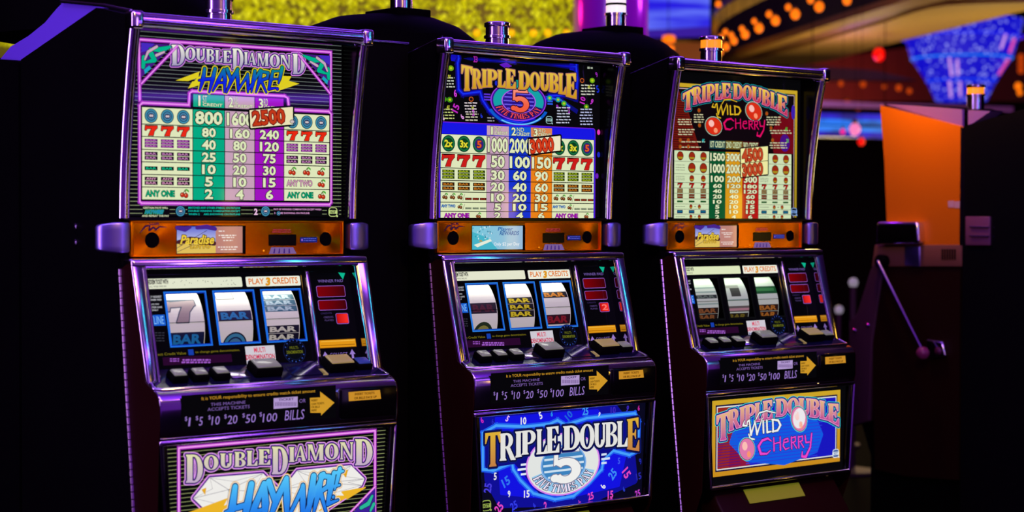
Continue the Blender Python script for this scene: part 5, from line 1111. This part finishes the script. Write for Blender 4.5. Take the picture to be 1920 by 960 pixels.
# machines standing back to back with the row: black domed hoods with signal lamps
RL = ['black dome-topped machine at the far left behind the pin-striped machine', 'black dome-topped machine behind the gap between the pin-striped and blue machines', 'black dome-topped machine with a white signal lamp between the blue and cherry machines']
for j in range(3):
    X, Y, th = MACH[j]; c, s = math.cos(th), math.sin(th); yy = .80
    e = empty('slot_machine', (X-s*yy, Y+c*yy, 0), th+math.pi); setp(e, RL[j], 'slot machine', 'machines backing onto the front row')
    part(MB().prism([(.285, -1.25), (-.26, -1.25), (-.26, .40), (.285, .345)], -.28, .28), 'cabinet', M['black'], e)
    def solve(px):                       # place along the machine's depth that is seen at that column
        lo, hi = .3, 1.2
        for _ in range(40):
            y = (lo+hi)/2; q = Vector((X-s*y, Y+c*y, .55))-Vector((0, 0, 0)); d = q.dot(F_) if False else (q.x*F_.x+q.y*F_.y+.55*F_.z); u = (q.x*R_.x+q.y*R_.y+.55*R_.z)/d*FPX+960
            if u > px: lo = y
            else: hi = y
        return y
    dy = yy-solve((200, 722, 1125)[j]); ly = yy-solve((230, 752, 1155)[j]); k_ = (1.05, 1, .95)[j]
    dz = (.02, -.026, -.022)[j]; dome = [(r*k_, z+dz) for r, z in ((.262, .40), (.258, .455), (.245, .492), (.20, .526), (.14, .549), (.06, .560), (0, .562))]
    part(MB().lathe(dome, (0, dy, 0), 44), 'hood', M['hoodm'], e, smooth=True)
    part(MB().box((-.055, ly-.09, .535+dz), (.055, ly+.06, .568+dz)), 'lamp_base', M['hoodm'], e, bevel=.004)
    lamp(e, (0, ly, .568+dz), LENS_W if j == 2 else None)
#--BG--
# ------------------------------------------------------------------ the hall behind the machines
def pmat(name, a, b, scale, es=1, stretch=(1, 1, 1), tex='noise', lo=.4, hi=.6):
    m = bpy.data.materials.new(name); m.use_nodes = True; n = m.node_tree; bs = n.nodes['Principled BSDF']
    tc = n.nodes.new('ShaderNodeTexCoord'); mp = n.nodes.new('ShaderNodeMapping'); mp.inputs['Scale'].default_value = stretch
    t = n.nodes.new('ShaderNodeTexNoise' if tex == 'noise' else 'ShaderNodeTexVoronoi'); t.inputs['Scale'].default_value = scale
    r = n.nodes.new('ShaderNodeValToRGB'); r.color_ramp.elements[0].position = lo; r.color_ramp.elements[1].position = hi
    r.color_ramp.elements[0].color = (*lin(a), 1); r.color_ramp.elements[1].color = (*lin(b), 1)
    n.links.new(tc.outputs['Object'], mp.inputs[0]); n.links.new(mp.outputs[0], t.inputs['Vector']); n.links.new(t.outputs[0], r.inputs[0])
    n.links.new(r.outputs[0], bs.inputs['Emission Color']); bs.inputs['Emission Strength'].default_value = es
    bs.inputs['Base Color'].default_value = (.02, .02, .02, 1); bs.inputs['Roughness'].default_value = .5; return m
def light(name, loc, power, col, r=.1):
    l = bpy.data.lights.new(name, 'POINT'); l.energy = power; l.color = col; l.shadow_soft_size = r
    o = bpy.data.objects.new(name, l); COL.objects.link(o); o.location = loc; return o
def sub(o, par): o.parent = par; o.matrix_parent_inverse = par.matrix_world.inverted(); return o
def rod(par, top=5.0, r=.0012, dz=0, dx=0):   # thin dark rod up to the ceiling
    L = top-par.location.z; return MB().tube([(dx, 0, dz), (dx, 0, L)], r, 6).build('hanging_rod', M['hoodm'], par)
def ico(sub=1):
    b = bmesh.new(); bmesh.ops.create_icosphere(b, subdivisions=sub, radius=1); v = [x.co.copy() for x in b.verts]; f = [tuple(q.index for q in p.verts) for p in b.faces]; b.free(); return v, f
def slab(name, pts, Y, th, m, par=None):        # an outline seen at those pixels, standing at depth Y, th thick
    a = [at(x, y, Y) for x, y in pts]; n = len(a)
    return MB().add(a+[p+Vector((0, th, 0)) for p in a], [tuple(range(n)), tuple(range(2*n-1, n-1, -1))]+[(i, (i+1) % n, n+(i+1) % n, n+i) for i in range(n)]).build(name, m, par)
# yellow bead-light wall
e = slab('light_wall', [(-60, -60), (1078, -60), (1078, 110), (-60, 110)], 10.2, .12, mat('glowing_olive_backing', (120, 110, 0), .6, emit=(72, 66, 0), es=1))  # backing glows in place of the light its beads throw on it
setp(e, 'dark yellow wall panel behind the bead lights at the top', 'wall panel')
v, f = ico(1); mb = [MB(), MB(), MB()]; q = random.Random(5)
for r in range(17):
    y = -22+r*7.1; x = -40+(r % 2)*5
    while x < 1074:
        if q.random() > (.42 if r in (5, 6, 10, 11) else .10):
            c = at(x+q.uniform(-1.6, 1.6), y+q.uniform(-1.2, 1.2)+(x-720)*.012, 10.17); s = q.uniform(.010, .0165)
            mb[q.choice((0, 0, 1, 1, 2))].add([c+p*s for p in v], f)
        x += 10.2
bd = empty('bead_lights', at(500, 60, 10.2)); setp(bd, 'dense field of glowing yellow bead lights covering the wall', 'lights', kind='stuff')
bpy.context.view_layer.update()
for k, (b_, c) in enumerate(zip(mb, ((205, 198, 0), (170, 162, 4), (226, 220, 30)))):
    o = b_.build('bead_rows', mat('yellow_bead', (90, 85, 0), .4, emit=c, es=1.0), bd); o.matrix_parent_inverse = bd.matrix_world.inverted(); o['kind'] = 'stuff'
# single larger bulbs along the lower edge of the wall
AMB = mat('amber_bulb', (200, 140, 0), .4, emit=(255, 190, 0), es=1.1); ORB = mat('orange_bulb', (200, 90, 0), .4, emit=(255, 118, 6), es=1.25); ORD = mat('dim_orange_bulb', (120, 50, 0), .4, emit=(190, 62, 4), es=1)
sock = mat('bulb_socket', (.15, .1, .04), .4, .6)
def bulb(name, x, y, Y, r, m, label, cat, group=None, dirn=(0, 0, 1)):
    c = at(x, y, Y); rr = r/FPX*Y; e = empty(name, c+Vector((0, 0, rr*1.25))); setp(e, label, cat, group)
    MB().lathe([(.05*rr, -2.3*rr), (.55*rr, -2.15*rr), (.9*rr, -1.6*rr), (rr, -1.2*rr), (.85*rr, -.7*rr), (.45*rr, -.2*rr)], (0, 0, 0), 14).build('glass_bulb', m, e, smooth=True)
    MB().lathe([(.45*rr, -.2*rr), (.5*rr, -.05*rr), (.5*rr, .35*rr), (.3*rr, .45*rr)], (0, 0, 0), 12).build('socket', sock, e, smooth=True); rod(e, dz=rr*.4); return e
for x in (894, 959, 1000, 1027, 1062): bulb('yellow_bulb', x, 62, 10.0, 6.5, AMB, 'amber bulb in the row along the lower edge of the yellow light wall', 'bulb', 'amber bulbs under the yellow light wall')
# round purple column
c = at(1144, 300, 8.7); rad = 70/FPX*8.7
colm = empty('column', (c.x, c.y, 0)); setp(colm, 'round glossy purple column behind the white signal lamp', 'column')
PCOL = mat('magenta_gloss_paint', (.42, .02, .62), .22, coat=.4)
MB().lathe([(rad, .12), (rad, 4.9)], (0, 0, 0), 48).build('shaft', PCOL, colm, smooth=True)
MB().lathe([(rad*1.25, 0), (rad*1.25, .1), (rad*1.08, .14)], (0, 0, 0), 40).build('base', M['chrome'], colm, smooth=True)
light('column_fill', (c.x-.05, c.y-.9, 2.9), 11, (.40, .02, 1), .1); light('column_edge_fill', (c.x-.7, c.y+.1, 2.3), 8, (1, .01, .25), .06); light('column_rim_fill', (c.x+.62, c.y-.05, 2.35), 7, (.75, .05, 1), .05)  # added unseen lights so the column and its edges show
# blue video screen beyond the column
e = empty('video_screen', at(1270, 80, 13.4)); setp(e, 'large blurred blue video screen right of the purple column', 'screen'); bpy.context.view_layer.update()
sub(slab('picture', [(1206, -40), (1331, -40), (1331, 50), (1206, 56)], 13.35, .05, pmat('blue_picture', (22, 18, 225), (100, 120, 250), 3.4, 1, (.5, 1, 4), 'noise', .38, .72)), e)
sub(slab('picture_edge', [(1206, 56), (1331, 50), (1331, 68), (1206, 70)], 13.35, .05, mat('indigo_picture', (10, 5, 60), .4, emit=(46, 18, 150))), e)
sub(slab('housing', [(1200, -46), (1336, -46), (1336, 74), (1200, 76)], 13.42, .2, M['black']), e)
zt = at(1270, -46, 13.5).z-e.location.z
for dx in (-.2, .2): MB().tube([(dx, .2, zt), (dx, .2, 5-e.location.z)], .02, 8).build('hanging_rod', M['hoodm'], e)
# two orange lanterns
for x, y, lb in ((1254, 73, 'upper of the two blurred orange lanterns right of the purple column'), (1252, 92, 'lower of the two blurred orange lanterns right of the purple column')):
    c = at(x, y, 12.5 if y < 80 else 12.75); e = empty('lantern', c-Vector((0, 0, .03))); setp(e, lb, 'lantern')
    MB().lathe([(.02, -.026), (.042, -.022), (.046, 0), (.042, .022), (.02, .026)], (0, 0, .03), 20).build('shade', ORB, e, smooth=True); MB().lathe([(.02, .026), (.022, .034), (.008, .036)], (0, 0, .03), 12).build('cap', sock, e, smooth=True); rod(e, dz=.06)
struct(slab('trim_9', [(1195, 50), (1345, 50), (1345, 135), (1195, 135)], 14.6, .1, mat('amber_brown_panel', (.30, .10, .015), .6, noise=(5, .5, .7))))
light('amber_panel_fill', at(1262, 96, 14.0), 3.2, (1, .38, .06), .15)  # added unseen light to lift the brown panel
# curved ceiling coves ------------------------------------------------
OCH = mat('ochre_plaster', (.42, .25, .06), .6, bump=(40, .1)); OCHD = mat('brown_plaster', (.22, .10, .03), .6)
def cove(name, up, lo, zu, zl, m, par=None, th=.05):       # band between two curves, each on its own level
    n = 26
    def lerp(L, t):
        s = t*(len(L)-1); i = min(int(s), len(L)-2); k = s-i
        p0, p1, p2, p3 = L[max(i-1, 0)], L[i], L[i+1], L[min(i+2, len(L)-1)]
        return [.5*((2*p1[d])+(-p0[d]+p2[d])*k+(2*p0[d]-5*p1[d]+4*p2[d]-p3[d])*k*k+(-p0[d]+3*p1[d]-3*p2[d]+p3[d])*k**3) for d in (0, 1)]
    A = [atz(*lerp(up, k/n), zu) for k in range(n+1)]; B = [atz(*lerp(lo, k/n), zl) for k in range(n+1)]
    vs = A+B+[p+Vector((0, th*.4, th)) for p in A]+[p+Vector((0, th*.4, th)) for p in B]; N = n+1; fs = []
    for k in range(n): fs += [(k, k+1, N+k+1, N+k), (2*N+k, 3*N+k, 3*N+k+1, 2*N+k+1), (k, 2*N+k, 2*N+k+1, k+1), (N+k, N+k+1, 3*N+k+1, 3*N+k)]
    fs += [(0, N, 3*N, 2*N), (n, 2*N+n, 3*N+n, N+n)]
    o = MB().add(vs, fs).build(name, m, par); return o
CU = [(1338, 118), (1400, 96), (1480, 70), (1560, 44), (1650, 16), (1740, -12), (1830, -42)]
C1 = [(1350, 120), (1410, 103), (1480, 80), (1560, 56), (1650, 30), (1755, 4), (1850, -18)]
C2 = [(1362, 121), (1420, 110), (1490, 92), (1565, 70), (1655, 43), (1762, 12), (1925, 4)]
C3 = [(1372, 124), (1432, 124), (1500, 122), (1565, 112), (1640, 90), (1760, 60), (1930, 18)]
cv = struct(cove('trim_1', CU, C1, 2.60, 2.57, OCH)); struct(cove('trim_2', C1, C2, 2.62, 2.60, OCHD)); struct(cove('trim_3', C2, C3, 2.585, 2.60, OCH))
SM = [(1318, 66), (1330, 44), (1345, 22), (1372, 4), (1405, -12)]; SL = [(1338, 64), (1350, 46), (1372, 30), (1402, 14), (1440, -4)]
struct(cove('trim_4', SM, SL, 2.75, 2.72, OCH))
light('cove_fill', atz(1560, 80, 2.6)+Vector((-.2, -.8, -1.0)), 46, (1, .74, .22), .25); light('cove_fill', atz(1800, 46, 2.6)+Vector((.1, -.8, -1.0)), 40, (1, .80, .34), .25); light('cove_fill', atz(1390, 40, 2.5)+Vector((0, -.5, -.5)), 6, (1, .6, .12), .15)  # added unseen lights below the cove to bring out its ochre
# orange bulbs in two rows under the dark ceiling of the cove
BL = [(1347, 8, 7), (1536, 13, 11), (1478, 14, 7), (1491, 27, 11), (1442, 27, 7), (1454, 39, 10), (1414, 40, 6), (1423, 53, 10), (1391, 54, 6), (1397, 65, 9), (1360, 60, 6), (1371, 66, 6), (1376, 77, 8), (1352, 70, 6), (1361, 88, 8), (1351, 98, 6), (1520, 0, 8), (1588, 1, 10)]
for x, y, r in BL: bulb('orange_bulb', x, y, 12.0-(120-y)*.012, r*.82, ORB, 'glowing orange bulb in the curving double row under the cove', 'bulb', 'orange bulbs along the cove')
struct(slab('trim_5', [(1318, -40), (1700, -40), (1640, 12), (1480, 66), (1380, 96), (1335, 110), (1330, 60)], 16.6, .1, mat('dark_brown_soffit', (.03, .012, .004), .6)))
# dim lights far off, below the cove
for k, (x, y, r) in enumerate(((1577, 157, 6), (1618, 158, 7), (1658, 163, 5), (1685, 165, 7), (1705, 171, 6), (1850, 165, 8), (1909, 162, 8), (1912, 174, 6), (1588, 196, 9), (1609, 200, 8))): bulb('small_orange_lamp', x, y, 15.9+.22*k, r*.8, ORD if x < 1800 else ORB, 'small dim orange lamp far off below the cove', 'lamp', 'dim orange lamps far below the cove')
for k in range(3): bulb('small_orange_lamp', 1914, 108+k*12, 18.4+.25*k, 6, ORD, 'small dim orange lamp in a stack at the right edge', 'lamp', 'orange lamps stacked at the right edge')
RED = mat('red_lamp', (120, 0, 0), .3, emit=(255, 0, 0), es=1); PNK = mat('pink_lamp', (120, 60, 80), .3, emit=(255, 130, 190), es=1); WHT_ = mat('pale_lamp', (100, 100, 120), .3, emit=(190, 180, 200), es=.8)
bulb('red_lamp', 1648, 103, 13.0, 12, RED, 'red lamp hanging in the dark below the cove, left of the blue chandelier', 'lamp')
bulb('red_lamp', 1615, 266, 11.5, 7, RED, 'round red lamp just under the blue striped screen', 'lamp')
bulb('pink_lamp', 1603, 243, 11.6, 11, PNK, 'pale pink lamp in front of the blue striped screen', 'lamp'); bulb('pink_lamp', 1580, 247, 11.6, 5, mat('magenta_lamp', (120, 0, 80), .3, emit=(255, 20, 150)), 'small magenta lamp in front of the blue striped screen', 'lamp')
DR = mat('dark_red_fascia', (.10, .012, .01), .6, noise=(3, .5, .7)); VI = mat('violet_fascia', (.16, .04, .30), .4)
struct(slab('trim_6', [(1480, 118), (1930, 60), (1930, 190), (1480, 190)], 20.0, .3, DR)); struct(slab('trim_7', [(1440, 184), (1665, 194), (1900, 200), (1900, 212), (1665, 204), (1440, 196)], 14.0, .2, VI)); struct(slab('trim_8', [(1480, 120), (1640, 132), (1720, 150), (1480, 150)], 15.8, .2, mat('plum_fascia', (.09, .01, .03), .6)))
light('far_red_light', at(1600, 178, 19.0), 30, (1, .12, .06), .3); light('far_violet_light', at(1580, 170, 13.2), 7, (.5, .15, 1), .2)
# blue striped screen between the cherry machine and the orange-sided one
e = empty('striped_screen', at(1590, 260, 12.2)); setp(e, 'wide screen with glowing blue stripes beside the orange-sided machine', 'screen'); bpy.context.view_layer.update()
for k, (a, b_, c) in enumerate(((211, 222, (28, 22, 205)), (222, 232, (20, 120, 245)), (234.5, 245, (40, 130, 245)), (245, 256, (36, 20, 200)))): sub(slab('stripe', [(1525, a), (1675, a+4), (1675, b_+4), (1525, b_)], 12.15, .04, pmat('blue_stripe', tuple(int(x*.6) for x in c), c, 9, 1, (.5, 1, 2), 'noise', .35, .55)), e)
sub(slab('housing', [(1520, 206), (1680, 209), (1680, 258.5), (1520, 255)], 12.22, .2, M['black']), e)
for dx in (-.25, .25): rod(e, dx=dx, r=.003, dz=.18)
# blue crystal chandelier
c = at(1802, 190, 14.8); k_ = 14.8/FPX
ch = empty('chandelier', c); setp(ch, 'large blue crystal chandelier tapering down, ringed with cyan light', 'chandelier')
CRY = pmat('blue_crystal', (165, 170, 255), (8, 6, 200), 24, 1, (1, 1, 1), 'voronoi', .10, .40)
tiers = [((46, 0), (62, 36)), ((64, 38), (90, 78)), ((92, 80), (112, 150))]
for (r0, z0), (r1, z1) in tiers:
    m = MB(); n = 30; pr = [(r0*k_, z0*k_)]
    for i in range(1, 7): t = i/6; pr += [((r0+(r1-r0)*(t-.08)+2)*k_, (z0+(z1-z0)*(t-.06))*k_), ((r0+(r1-r0)*t)*k_, (z0+(z1-z0)*t)*k_)]
    m.lathe(pr, (0, 0, 0), n); m.build('crystal_tier', CRY, ch, smooth=False)
for r, z, cc in ((63, 37, (20, 60, 240)), (91, 79, (10, 120, 250)), (111, 118, (20, 20, 235))):
    m = MB(); m.tube([((r+1)*k_*math.cos(2*math.pi*i/40), (r+1)*k_*math.sin(2*math.pi*i/40), z*k_) for i in range(41)], 1.6*k_, 8); m.build('light_ring', mat('cyan_ring', (10, 60, 120), .3, emit=cc), ch, smooth=True)
rod(ch, dz=150*k_, r=.012)
for a, z0, z1, r0, r1 in ((-2.15, 4, 34, 52, 62), (-2.05, 42, 74, 70, 90), (-1.85, 6, 32, 50, 60), (-1.9, 44, 70, 70, 88), (-.75, 46, 74, 72, 92), (-.8, 84, 110, 96, 106), (-1.05, 90, 116, 96, 108)):
    m = MB(); m.tube([((r0+4)*k_*math.cos(a), (r0+4)*k_*math.sin(a), z0*k_), ((r1+4)*k_*math.cos(a), (r1+4)*k_*math.sin(a), z1*k_)], 2.6*k_, 8); m.build('highlight_drop', mat('lilac_highlight', (120, 90, 140), .2, emit=(205, 150, 235) if a < -1 else (240, 70, 150), es=.9), ch, smooth=True)  # glowing drops standing in for pink highlights on the crystal
# ------------------------------------------------------------------ the orange-sided machine and the one behind it
th4 = math.atan2(-.533, -.846); yd = Vector((-math.sin(th4), math.cos(th4), 0)); xd = Vector((math.cos(th4), math.sin(th4), 0))
p0 = at(1650, 198, 6.3); O4 = p0-xd*.28+yd*.05; O4.z = 0
MACH.append((O4.x, O4.y, th4))
def S4(px, py, x=.28):
    X, Y, th = MACH[3]; d = ray(px, py); c, s = math.cos(th), math.sin(th)
    o = (-c*X-s*Y, s*X-c*Y); e = (c*d.x+s*d.y, -s*d.x+c*d.y); t = (x-o[0])/e[0]; return (o[1]+t*e[1], t*d.z)
def side(name, pts, x0, x1, m, par, **k): return part(MB().prism([S4(*q, x=x1) for q in pts], x0, x1), name, m, par, **k)
m4 = empty('slot_machine', O4, th4); setp(m4, 'slot machine seen side-on at the right with an orange-lit side and a lever', 'slot machine')
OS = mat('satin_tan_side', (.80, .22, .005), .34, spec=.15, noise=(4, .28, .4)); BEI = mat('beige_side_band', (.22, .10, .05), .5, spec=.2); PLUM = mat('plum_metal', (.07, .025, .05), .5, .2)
prof = [(-.05, .404), (-.033, .30), (-.012, .15), (-.004, .0), (-.004, -.095), (-.03, -.12), (-.1, -.335), (-.155, -.345), (-.185, -.37), (-.18, -.44), (-.17, -.70), (-.10, -.86), (-.10, -1.25), (.341, -1.25), (.341, .302)]
part(MB().prism(prof, -.28, .262), 'cabinet', M['black'], m4)
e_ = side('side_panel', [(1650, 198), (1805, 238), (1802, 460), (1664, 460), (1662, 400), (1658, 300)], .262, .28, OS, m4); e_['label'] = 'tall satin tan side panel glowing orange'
side('side_band', [(1640, 459), (1802, 459), (1802, 500), (1634, 500)], .262, .284, BEI, m4, bevel=.003)
side('lower_side', [(1634, 501), (1800, 501), (1796, 900), (1700, 893), (1640, 880)], .262, .278, mat('shaded_tan_side', (.016, .005, .002), .5, spec=.1), m4)  # tan side darkened in colour where its light falls off
VT = mat('violet_top', (.30, .16, .50), .35); side('top_cap', [(1648, 194), (1700, 197), (1780, 203), (1804, 205), (1804, 238), (1730, 219)], .252, .262, VT, m4)
o = part(MB().prism([S4(x, y, .30) for x, y in ((1648, 416), (1725, 415), (1727, 457), (1647, 459))], .262, .315), 'side_pod', M['chrome'], m4, bevel=.012, seg=4)
m = [MB() for _ in range(6)]
for k, b_ in enumerate(m): b_.prism([S4(1766+k*4.7, 467, .285), S4(1768.2+k*4.7, 467, .285), S4(1768.2+k*4.7, 487, .285), S4(1766+k*4.7, 487, .285)], .283, .2865); part(b_, 'vent_slot', M['hole'], m4)
side('badge', [(1695, 462), (1724, 462), (1724, 500), (1696, 498)], .28, .288, M['podm'], m4, bevel=.003)
side('deck_side', [(1650, 478), (1655, 500), (1634, 640), (1628, 790), (1594, 800), (1592, 650), (1591, 604), (1606, 588), (1632, 505)], .262, .286, PLUM, m4, bevel=.004)
for x, y in ((1603, 620), (1628, 610)): a = S4(x, y, .286); part(MB().lathe([(.008, 0), (.008, .002), (.004, .005)], (0, 0, 0), 10), 'bolt', M['steel'], m4).matrix_local = Matrix.Translation((.286, a[0], a[1]+H)) @ Matrix.Rotation(math.pi/2, 4, 'Y')
side('edge_strip', [(1801, 238), (1804, 239), (1802, 460), (1799, 460)], .275, .284, M['steel'], m4)
for k, (x, y) in enumerate(((1783, 383), (1795, 384))): side('sticker', [(x-6, y-6), (x+5, y-7), (x+6, y+6), (x-5, y+6)], .279, .2815, mat('pale_sticker', (.7, .5, .45), .5), m4)
lv = empty('lever', (0, 0, 0)); lv.parent = m4; lv.location = (0, 0, H)
a, b_ = S4(1646, 490, .32), S4(1727, 652, .34)
MB().lathe([(.022, 0), (.024, .01), (.024, .03), (.016, .036)], (0, 0, 0), 20).build('pivot', M['hole'], lv, smooth=True).matrix_local = Matrix.Translation((.284, *a)) @ Matrix.Rotation(math.pi/2, 4, 'Y')
MB().tube([(.32, *a), (.33, (a[0]+b_[0])/2, (a[1]+b_[1])/2), (.34, *b_)], [.0075, .0065, .0055], 12).build('arm', M['steel'], lv, smooth=True)
MB().lathe([(.004, -.022), (.015, -.018), (.022, -.006), (.022, .006), (.015, .018), (.004, .022)], (.34, *S4(1730, 662, .34)), 18).build('knob', mat('plum_knob', (.25, .03, .12), .25), lv, smooth=True)
hp = empty('handle_plate', (0, 0, 0)); hp.parent = m4; hp.location = (0, 0, H)
g4 = [S4(x, y, .29) for x, y in ((1738, 635), (1768, 640), (1774, 668), (1740, 672))]
MB().prism(g4, .278, .296).build('plate', M['chrome'], hp, bevel=.006)

# the machine standing back to back with it, black side towards us
m5 = empty('slot_machine', O4+yd*.868, th4+math.pi); setp(m5, 'black-sided slot machine at the right edge backing onto the orange-sided one', 'slot machine')
prof5 = [(-.05, .404), (-.033, .30), (-.012, .15), (-.004, .0), (-.004, -.095), (-.10, -.335), (-.155, -.345), (-.18, -.44), (-.17, -.70), (-.10, -1.25), (.52, -1.25), (.52, .306)]
part(MB().prism(prof5, -.28, .28), 'cabinet', mat('black_gloss_side', (.004, .004, .005), .22, spec=.5), m5)
def S5(px, py, x=.28): a = S4(px, py, x); return (.868-a[0], a[1])
a = S5(1829, 206, .15); part(MB().lathe([(.095, .0), (.09, .010), (.05, .016)], (-.15, a[0], a[1]-.016), 28), 'lamp_base', M['hoodm'], m5, smooth=True); part(MB().box((-.19, .470, .31), (-.11, .515, a[1]-.015)), 'lamp_post', M['hoodm'], m5); lamp(m5, (-.15, a[0], a[1]), LENS_O, .012)
pl = part(MB().prism([S5(x, y) for x, y in ((1813, 406), (1858, 406), (1858, 460), (1813, 460))], -.288, -.28), 'hinge_plate', mat('plum_plate', (.20, .07, .13), .45), m5, bevel=.002); pl['label'] = 'plum metal plate with two bright latches'
for y in (425, 442): MB().tube([(-.292, *S5(1818, y, .292)), (-.292, *S5(1854, y+1, .292))], .0028, 8).build('latch', M['steel'], pl, smooth=True)
part(MB().prism([S5(x, y) for x, y in ((1808, 206), (1850, 208), (1808, 237))], -.262, -.2), 'top_cap', VT, m5)
light('orange_side_fill', p0+yd*.24+xd*.26+Vector((0, 0, .22)), 9.5, (1, .42, .02), .05)  # added unseen light that brightens the orange side near its top
light('tan_side_glow', p0+yd*.2+xd*1.3+Vector((0, 0, -.15)), 1.6, (1, .28, .02), .2)
light('violet_top_glow', p0+yd*.35+xd*.5+Vector((0, 0, .25)), .8, (.5, .2, 1), .1)
# small posts with pale knobs far down the aisle
for x, y, h, lb in ((1600, 530, 50, 'slim post with a pale round top in the dark aisle, taller of the two'), (1573, 581, 20, 'small post with a pale round top low in the dark aisle')):
    c = at(x, y, 8.6 if h > 30 else 9.6); e = empty('barrier_post', (c.x, c.y, 0)); setp(e, lb, 'post')
    MB().tube([(0, 0, .02), (0, 0, c.z-.02)], .016 if h > 30 else .012, 12).build('pole', PLUM, e, smooth=True); MB().lathe([(.12, 0), (.12, .015), (.03, .03)], (0, 0, 0), 20).build('foot', PLUM, e, smooth=True)
    MB().lathe([(.004, -.024), (.018, -.018), (.025, 0), (.018, .018), (.004, .024)], (0, 0, c.z), 16).build('finial', mat('pale_finial', (.5, .5, .55), .3, emit=(130, 125, 130), es=.8), e, smooth=True)
